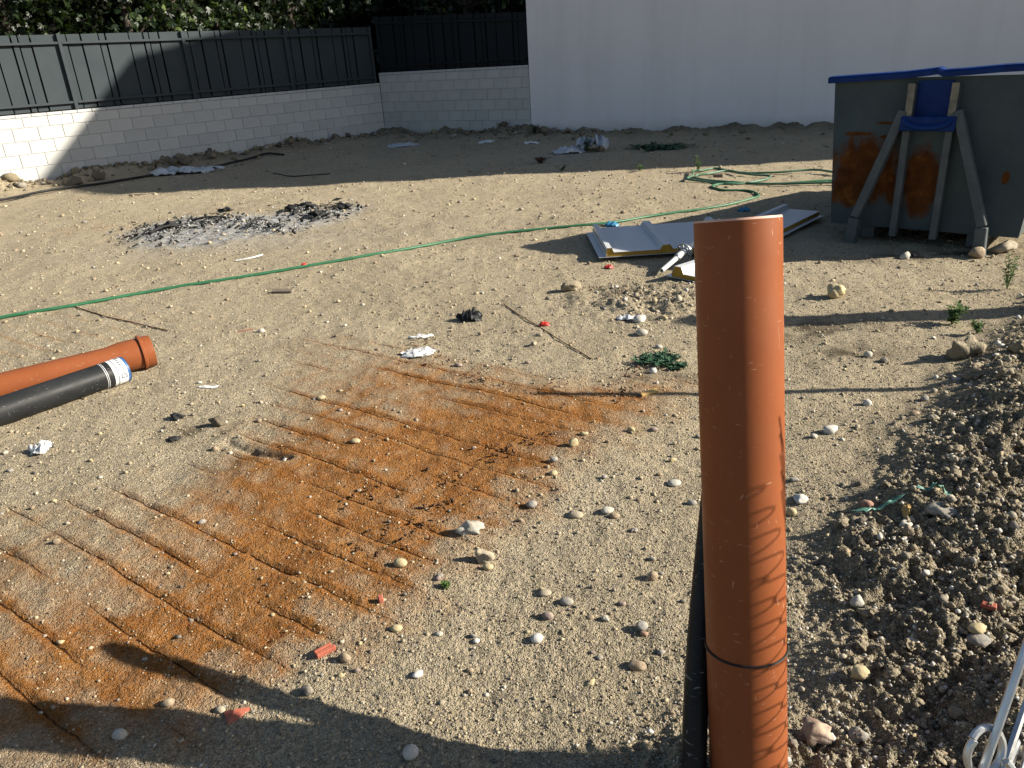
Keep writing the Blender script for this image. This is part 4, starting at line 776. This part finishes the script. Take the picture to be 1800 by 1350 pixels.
while n_ < 170:
    px, py = random.uniform(0, 1800), 540 + 800 * random.random() ** 0.8; p = flat(px, py)
    if 1215 < px < 1390 or bool(inside(np.array([p.x]), np.array([p.y]), RUST)[0]) and random.random() < 0.75 or (px < 285 and 590 < py < 760): continue
    kd = random.choice(kinds); wd = random.choice([7, 8, 9, 10, 12, 15]); stone(px, py, wd, kd, ('small ' if wd > 9 else 'tiny ') + CN[kd] + ' pebble ' + zone(px, py), random.uniform(0.4, 0.75), random.choice([0.15, 0.3, 0.4]), random.choice([1, 3, 4]), 'pebble', 'pebble', 'small pebbles strewn over the ground', ICO2); n_ += 1
n_ = 0
while n_ < 70:
    px, py = random.uniform(0, 1460), random.uniform(318, 540); p = flat(px, py)
    if not keep_in(np.array([p.x]), np.array([p.y]))[0]: continue
    kd = random.choice(kinds + ['dark']); stone(px, py, random.choice([6, 7, 8, 10]), kd, 'small ' + CN[kd] + ' stone on the far sand ' + ('near the burnt patch' if px < 640 else 'behind the green hose' if py < 420 else 'in front of the green hose') , random.uniform(0.5, 0.8), 0.3, 2, 'pebble', 'pebble', 'stones on the far sand', ICO1); n_ += 1
# big clods
for px, py, wd, lb, hr, m in ((1693, 630, 62, 'squarish brown earth block on the mound casting a long shadow', .75, 'clod'), (174, 316, 26, 'rounded brown clod leaning on the long wall', .8, 'dark_clod'), (308, 292, 20, 'left one of two dark clods by the wall under the fence', .7, 'dark_clod'), (325, 290, 28, 'right one of two dark clods by the wall under the fence', .7, 'dark_clod'),
        (128, 325, 30, 'low brown clod at the edge of the sunlit wall', .6, 'dark_clod'), (1003, 512, 34, 'crumbling earth lump behind the upright pipe', .6, 'clod'), (313, 736, 24, 'small black lump of burnt earth right of the lying pipes', .6, 'char'), (383, 748, 28, 'crumbly dark lump beside the scraped hollow', .7, 'dark_clod'), (308, 773, 22, 'flat black chip left of the scraped hollow', .3, 'char')):
    stone(px, py, wd, None, lb, hr, 0.42, 2 if wd < 50 else 5, 'earth_clod', 'clod', None, ICO3, m=M[m], rot=0.1)
CL = 'dry earth clod among the rubble of the dug up mound'; n_ = 0
while n_ < 95:
    px, py = random.uniform(1395, 1800), random.uniform(600, 1345); p = spot(px, py)
    if mound_mask(np.array([p.x]), np.array([p.y]))[0] < 0.3: continue
    wd = random.choice([10, 12, 14, 18, 22, 28]); stone(px, py, wd, None, ('small' if wd < 13 else 'middling' if wd < 20 else 'large') + ' dry earth clod on the ' + ('upper' if py < 800 else 'lower' if py > 1080 else 'middle') + (' mound beside the upright pipe' if px < 1560 else ' mound near the right edge'), random.uniform(0.5, 0.85), 0.75, 3, 'earth_clod', 'clod', 'earth clods of the mound', ICO3, m=M['clod']); n_ += 1

# ------------------------------------------------------------------ burnt patch
bc = spot(420, 405)
n_ = 1500; t = rng.uniform(0, 1, n_); cx, cy = [], []
hot = [(250, 418, 26, 9), (300, 408, 34, 9), (340, 396, 36, 8), (390, 390, 28, 6), (450, 398, 36, 7), (480, 402, 24, 6), (530, 372, 22, 5), (560, 382, 22, 5), (600, 366, 18, 4)]
for q in range(n_):
    a, b, sx, sy = hot[rng.integers(0, len(hot))]; p = flat(a + rng.normal(0, sx), b + rng.normal(0, sy)); cx.append(p.x); cy.append(p.y)
cx, cy = np.array(cx), np.array(cy)
def flakes(name, x, y, sz, m, label, zlift=0.03):
    n = len(x); z = terrain(x, y) + rng.uniform(0.004, zlift, n); base = np.array([[-1, -0.5, 0], [0.2, -0.7, 0.25], [1, -0.2, 0.05], [0.7, 0.6, 0.3], [-0.3, 0.8, 0.1], [-0.9, 0.4, 0.28], [0, 0, -0.25]]) * sz[:, None, None] * rng.uniform(0.6, 1.4, (n, 7, 3))
    a = rng.uniform(0, 6.28, n)[:, None]; tl = rng.normal(0, 0.5, n)[:, None]; X, Y, Z = base[..., 0], base[..., 1], base[..., 2]; X, Z = X * np.cos(tl) - Z * np.sin(tl), X * np.sin(tl) + Z * np.cos(tl); X, Y = X * np.cos(a) - Y * np.sin(a), X * np.sin(a) + Y * np.cos(a)
    v = np.stack([X + x[:, None], Y + y[:, None], Z + z[:, None]], -1).reshape(-1, 3); F = np.array([(0, 1, 2), (0, 2, 3), (0, 3, 4), (0, 4, 5), (0, 6, 1), (1, 6, 2), (2, 6, 3), (3, 6, 4), (4, 6, 5), (5, 6, 0)]); f = (F[None] + (np.arange(n) * 7)[:, None, None]).reshape(-1, 3)
    o = bpy.data.objects.new(name, mesh_np(name, v, f, M[m])); COL.objects.link(o); return tag(o, label, 'debris', None, 'stuff')
flakes('charred_debris', cx[:620], cy[:620], rng.uniform(0.008, 0.028, 620), 'char', 'black charred scraps over the burnt patch')
flakes('ash_flakes', cx[1050:], cy[1050:], rng.uniform(0.005, 0.018, 450), 'ashwhite', 'white ash flakes over the burnt patch', 0.045)
for px, py, wd, lb in ((530, 368, 46, 'tallest charred heap at the right of the burnt patch'), (560, 383, 40, 'brown topped charred lump at the right of the burnt patch'), (400, 372, 30, 'charred lump behind the middle of the burnt patch'), (605, 368, 34, 'flat charred sheet at the far right of the burnt patch'), (300, 402, 44, 'curled charred lump at the left of the burnt patch'), (593, 352, 14, 'small charred lump beyond the burnt patch')):
    stone(px, py, wd * 0.75, None, lb, 0.30, 1.4, 4, 'charred_lump', 'charred lump', None, ICO3, m=M['char'])
for a, b, lb in (((262, 412), (318, 400), 'charred stick at the left end of the burnt patch'), ((330, 392), (398, 386), 'charred stick along the back of the burnt patch'), ((430, 402), (470, 392), 'short charred stick in the middle of the ash'), ((515, 378), (556, 364), 'charred stick leaning on the tallest charred heap'), ((548, 390), (590, 378), 'charred stick at the right front of the ash')):
    pa_, pb_ = spot(*a), spot(*b); pm_ = (pa_ + pb_) / 2; pm_.z = tz(pm_.x, pm_.y) + 0.05
    tag(MB().tube(curve_pts([pa_ + Vector((0, 0, 0.012)), pm_, pb_ + Vector((0, 0, 0.03))], 5), [0.014 - 0.0006 * i for i in range(11)], 7).build('charred_stick', M['char'], None), lb, 'stick')
x, y, r = polar_pts(160, 2.0, 5.0, -30, 20); fr = [flat(*p) for p in ((735, 600), (760, 635), (840, 665), (880, 680), (960, 690), (1090, 690), (800, 850), (760, 890), (720, 930), (660, 960), (900, 790), (940, 770), (870, 800), (640, 870), (1040, 510), (1120, 655))]
x = np.array([q.x for q in fr for _ in range(20)]) + rng.normal(0, 0.06, 20 * len(fr)); y = np.array([q.y for q in fr for _ in range(20)]) + rng.normal(0, 0.05, 20 * len(fr))
flakes('rust_crumbs', x, y, rng.uniform(0.003, 0.011, len(x)), 'rebar', 'dark rusty crumbs and flakes along the rust stain', 0.012)

# ------------------------------------------------------------------ crumpled film, scraps, litter
def crumple(name, px, py, wpx, dpx, h, m, label, cat, seed, n=18, shape=1.0, lift=0.0):
    p = spot(px, py); d = (p - Vector((0, 0, EYE))).dot(FWD); wx = wpx / 2 * d / FPX; wy = dpx; u, v = np.meshgrid(np.linspace(-1, 1, n), np.linspace(-1, 1, n)); u, v = u.ravel(), v.ravel(); ed = 1 + 0.3 * noise(u * 2 + seed, v * 2, seed)
    X = u * wx * ed * (1 - 0.3 * v * v); Y = v * wy * ed * (1 - 0.35 * u * u); k = np.clip(1.15 - (u * u + v * v) * 0.6, 0, 1) ** shape
    Z = h * k * (0.55 + 0.75 * np.abs(fbm(u * 2.3 + seed, v * 2.3, 3, seed)) * 1.5) + 0.25 * h * fbm(u * 5, v * 5, 2, seed + 4); gz = terrain(X + p.x, Y + p.y) - p.z
    Z = np.maximum(Z, 0.003) + gz + lift; f = np.array([(j * n + i, j * n + i + 1, (j + 1) * n + i + 1, (j + 1) * n + i) for j in range(n - 1) for i in range(n - 1)]); vv = np.vstack([np.stack([X, Y, Z], 1), np.stack([X, Y, Z - 0.0015], 1)])
    me = mesh_np(name, vv, np.vstack([f, f[:, ::-1] + n * n]), M[m], False); o = bpy.data.objects.new(name, me); COL.objects.link(o); o.location = p; return tag(o, label, cat)
crumple('plastic_sheet', 325, 305, 120, 0.22, 0.09, 'film', 'long grey plastic sheet lying under the black hose by the wall', 'plastic sheet', 3, 24)
crumple('rubble_sack', 1042, 264, 58, 0.26, 0.17, 'film', 'crumpled whitish sack standing against the white house wall', 'sack', 8, 14, 0.35)
crumple('plastic_sheet', 1000, 268, 60, 0.22, 0.07, 'film', 'torn whitish plastic spread left of the crumpled sack', 'plastic sheet', 12, 20)
crumple('plastic_sheet', 710, 255, 60, 0.30, 0.03, 'film', 'flat dusty film half buried near the wall corner', 'plastic sheet', 15, 18)
crumple('paper_scrap', 855, 250, 30, 0.10, 0.03, 'paper', 'white scrap lying in the shade before the short wall', 'scrap', 18, 12); crumple('paper_scrap', 935, 252, 26, 0.10, 0.03, 'paper', 'white scrap lying in the shade left of the house corner', 'scrap', 19, 12)
crumple('paper_scrap', 740, 593, 44, 0.020, 0.014, 'paper', 'narrow white torn scrap above the rust stain', 'scrap', 21, 14); crumple('paper_scrap', 735, 622, 60, 0.06, 0.022, 'paper', 'white plaster scrap at the top edge of the rust stain', 'scrap', 22, 16)
crumple('paper_scrap', 74, 792, 36, 0.05, 0.035, 'paper', 'crumpled white paper near the left edge below the pipes', 'scrap', 25, 14); crumple('paper_scrap', 367, 682, 34, 0.012, 0.010, 'paper', 'thin white shred right of the lying pipes', 'scrap', 26, 10)
crumple('paper_scrap', 1100, 563, 34, 0.03, 0.025, 'film', 'pale film scrap behind the upright pipe', 'scrap', 27, 12); crumple('plastic_bag', 1076, 397, 24, 0.05, 0.035, 'blue_plastic', 'small blue plastic scrap between the hose and the roof panel', 'scrap', 29, 12)
crumple('plastic_bag', 1308, 372, 22, 0.05, 0.03, 'blue_plastic', 'blue plastic bottle scrap in the skip shadow', 'scrap', 31, 12); crumple('plastic_bag', 827, 562, 44, 0.05, 0.05, 'black_pvc', 'crumpled black plastic with grey folds in the middle of the sand', 'scrap', 33, 16)
crumple('red_cap', 957, 572, 18, 0.018, 0.022, 'red', 'small red plastic scrap above the rust stain', 'scrap', 35, 10); crumple('red_cap', 1070, 472, 16, 0.02, 0.028, 'red', 'red plastic cap before the broad roof panel', 'scrap', 37, 10)
crumple('torn_tape', 1640, 868, 66, 0.0055, 0.010, 'teal', 'teal plastic ribbon lying on the mound', 'ribbon', 39, 12, lift=0.02); crumple('torn_tape', 1543, 902, 86, 0.005, 0.010, 'teal', 'twisted teal ribbon nearer the pipe on the mound', 'ribbon', 41, 12, lift=0.015)
crumple('dry_leaf', 1592, 905, 14, 0.02, 0.03, 'yellow_wood', 'small yellow leaf on the mound', 'leaf', 43, 8)
def shard(name, px, py, size, m, label, cat, rz=0.0, tilt=0.15):
    p = spot(px, py); c, s = math.cos(rz), math.sin(rz); ax = (Vector((c, s, 0.0)), Vector((-s, c, tilt)).normalized(), Vector((s * tilt, -c * tilt, 1)).normalized()); v = MB().box((0, 0, size[2] * 0.45), size, ax, min(size) * 0.15)
    vv = np.array(v.v); vv[:, :2] *= 1 + 0.12 * np.sin(vv[:, :2] * 90 + px); me = mesh_np(name, vv, v.f, M[m]); o = bpy.data.objects.new(name, me); COL.objects.link(o); o.location = p; tag(o, label, cat); return o
b_ = shard('brick_shard', 572, 1150, (0.058, 0.013, 0.016), 'brick', 'grooved red brick shard lying on the sand in the lower middle', 'brick shard', 0.62)
c_ = MB().bar((-0.026, 0.014, 0.008), (0.026, 0.018, 0.008), 0.010, 0.014, bevel=0.002); g_ = bpy.data.objects.new('ridge', mesh_np('ridge', c_.v, c_.f, M['brick'])); COL.objects.link(g_); g_.parent = b_; g_.rotation_euler = (0, 0, 0.62)
p = spot(405, 1262); v = [(-0.022, 0.02, 0.004), (0.0, -0.025, 0.002), (0.012, -0.02, 0.003), (0.045, 0.022, 0.012), (0.01, 0.012, 0.016)]; v = v + [(a, b, c - 0.012) for a, b, c in v]
o = bpy.data.objects.new('tile_shard', mesh_np('tile_shard', v, [(0, 1, 2, 3, 4), (9, 8, 7, 6, 5), (0, 5, 6, 1), (1, 6, 7, 2), (2, 7, 8, 3), (3, 8, 9, 4), (4, 9, 5, 0)], M['brick'])); COL.objects.link(o); o.location = p; tag(o, 'pointed red tile shard inside the pipe shadow', 'tile shard')
shard('wood_chip', 497, 514, (0.15, 0.05, 0.022), 'wood', 'flat grey brown wood offcut just below the green hose', 'wood offcut', -0.15); shard('wood_chip', 1140, 692, (0.10, 0.026, 0.014), 'yellow_wood', 'split yellow wood sliver left of the upright pipe', 'wood sliver', 0.45, 0.3)
shard('brick_shard', 670, 1057, (0.016, 0.02, 0.02), 'brick', 'tiny brown brick chip below the rust stain', 'brick shard', 0.3); shard('brick_shard', 1738, 1068, (0.035, 0.02, 0.014), 'brick', 'small red brick chip on the right side of the mound', 'brick shard', -0.6)
shard('wood_chip', 432, 581, (0.085, 0.006, 0.004), 'brick', 'thin orange strip on the sand above the taped pipe', 'strip', 0.35, 0.0); shard('pipe_offcut', 1263, 312, (0.11, 0.05, 0.05), 'wood', 'short grey pipe offcut inside the hose loops', 'offcut', -0.2)

# ------------------------------------------------------------------ weeds
def weed(px, py, h, nst, spread, label, m='weed', leaf=0.018, up=1.0):
    p = spot(px, py); root = empty('weed', tuple(p), label, 'weed')
    sm = MB(); lm = MB()
    for k in range(nst):
        a = random.uniform(0, 6.28); L = h * random.uniform(0.55, 1.0); e = p + Vector((math.cos(a) * spread * random.uniform(0.3, 1), math.sin(a) * spread * random.uniform(0.3, 1), L * up)); md = (p + e) / 2 + Vector((0, 0, L * 0.12)); st = curve_pts([p - Vector((0, 0, 0.01)), md, e], 5); sm.tube(st, 0.0018, 5)
        for q in st[2:]:
            for _ in range(3):
                b = random.uniform(0, 6.28); d = Vector((math.cos(b), math.sin(b), random.uniform(-0.1, 0.8))).normalized(); s = d.cross(Vector((0, 0, 1))).normalized(); l = leaf * random.uniform(0.6, 1.3); w0_ = l * 0.22
                lm.add([q, q + d * l * 0.5 + s * w0_, q + d * l + Vector((0, 0, -l * 0.15)), q + d * l * 0.5 - s * w0_], [(0, 1, 2, 3)])
    sm.build('stem', M[m], root); lm.build('foliage', M[m], root)
weed(1228, 302, 0.19, 6, 0.05, 'upright green weed at the left end of the hose loops', 'weed', 0.035); weed(1155, 636, 0.035, 26, 0.13, 'low dark green weed flat on the sand left of the upright pipe', 'weed_dark', 0.03, 0.6); weed(1185, 648, 0.03, 12, 0.06, 'small dark weed tuft just right of the flat weed', 'weed_dark', 0.025, 0.6)
weed(1672, 570, 0.13, 8, 0.07, 'leafy green weed crossing the broad post shadow', 'weed', 0.035); weed(1718, 586, 0.08, 6, 0.04, 'small feathery weed beside the leafy weed on the mound', 'weed', 0.025); weed(1770, 508, 0.22, 6, 0.05, 'tallest feathery weed near the right edge', 'weed', 0.03)
weed(1125, 300, 0.08, 5, 0.10, 'pale weed at the shade edge before the sack', 'weed', 0.03); weed(988, 300, 0.07, 5, 0.12, 'sparse weed at the shade edge left of the sack', 'weed_dark', 0.03); weed(1030, 268, 0.25, 9, 0.12, 'dark spiky weed in front of the crumpled sack', 'weed_dark', 0.05); weed(1150, 262, 0.05, 40, 0.7, 'low dark weed mat right of the crumpled sack', 'weed_dark', 0.07, 0.8)
weed(940, 236, 0.16, 7, 0.1, 'dry weed tuft at the house corner', 'weed_dark', 0.05); weed(783, 1033, 0.02, 6, 0.012, 'tiny green sprout on the grey sand below the angular rock', 'weed', 0.012); weed(950, 287, 0.10, 8, 0.16, 'dark leafless weed in the house shade', 'rebar', 0.05); weed(275, 300, 0.14, 4, 0.04, 'thin dry weed against the long wall', 'rebar', 0.03)
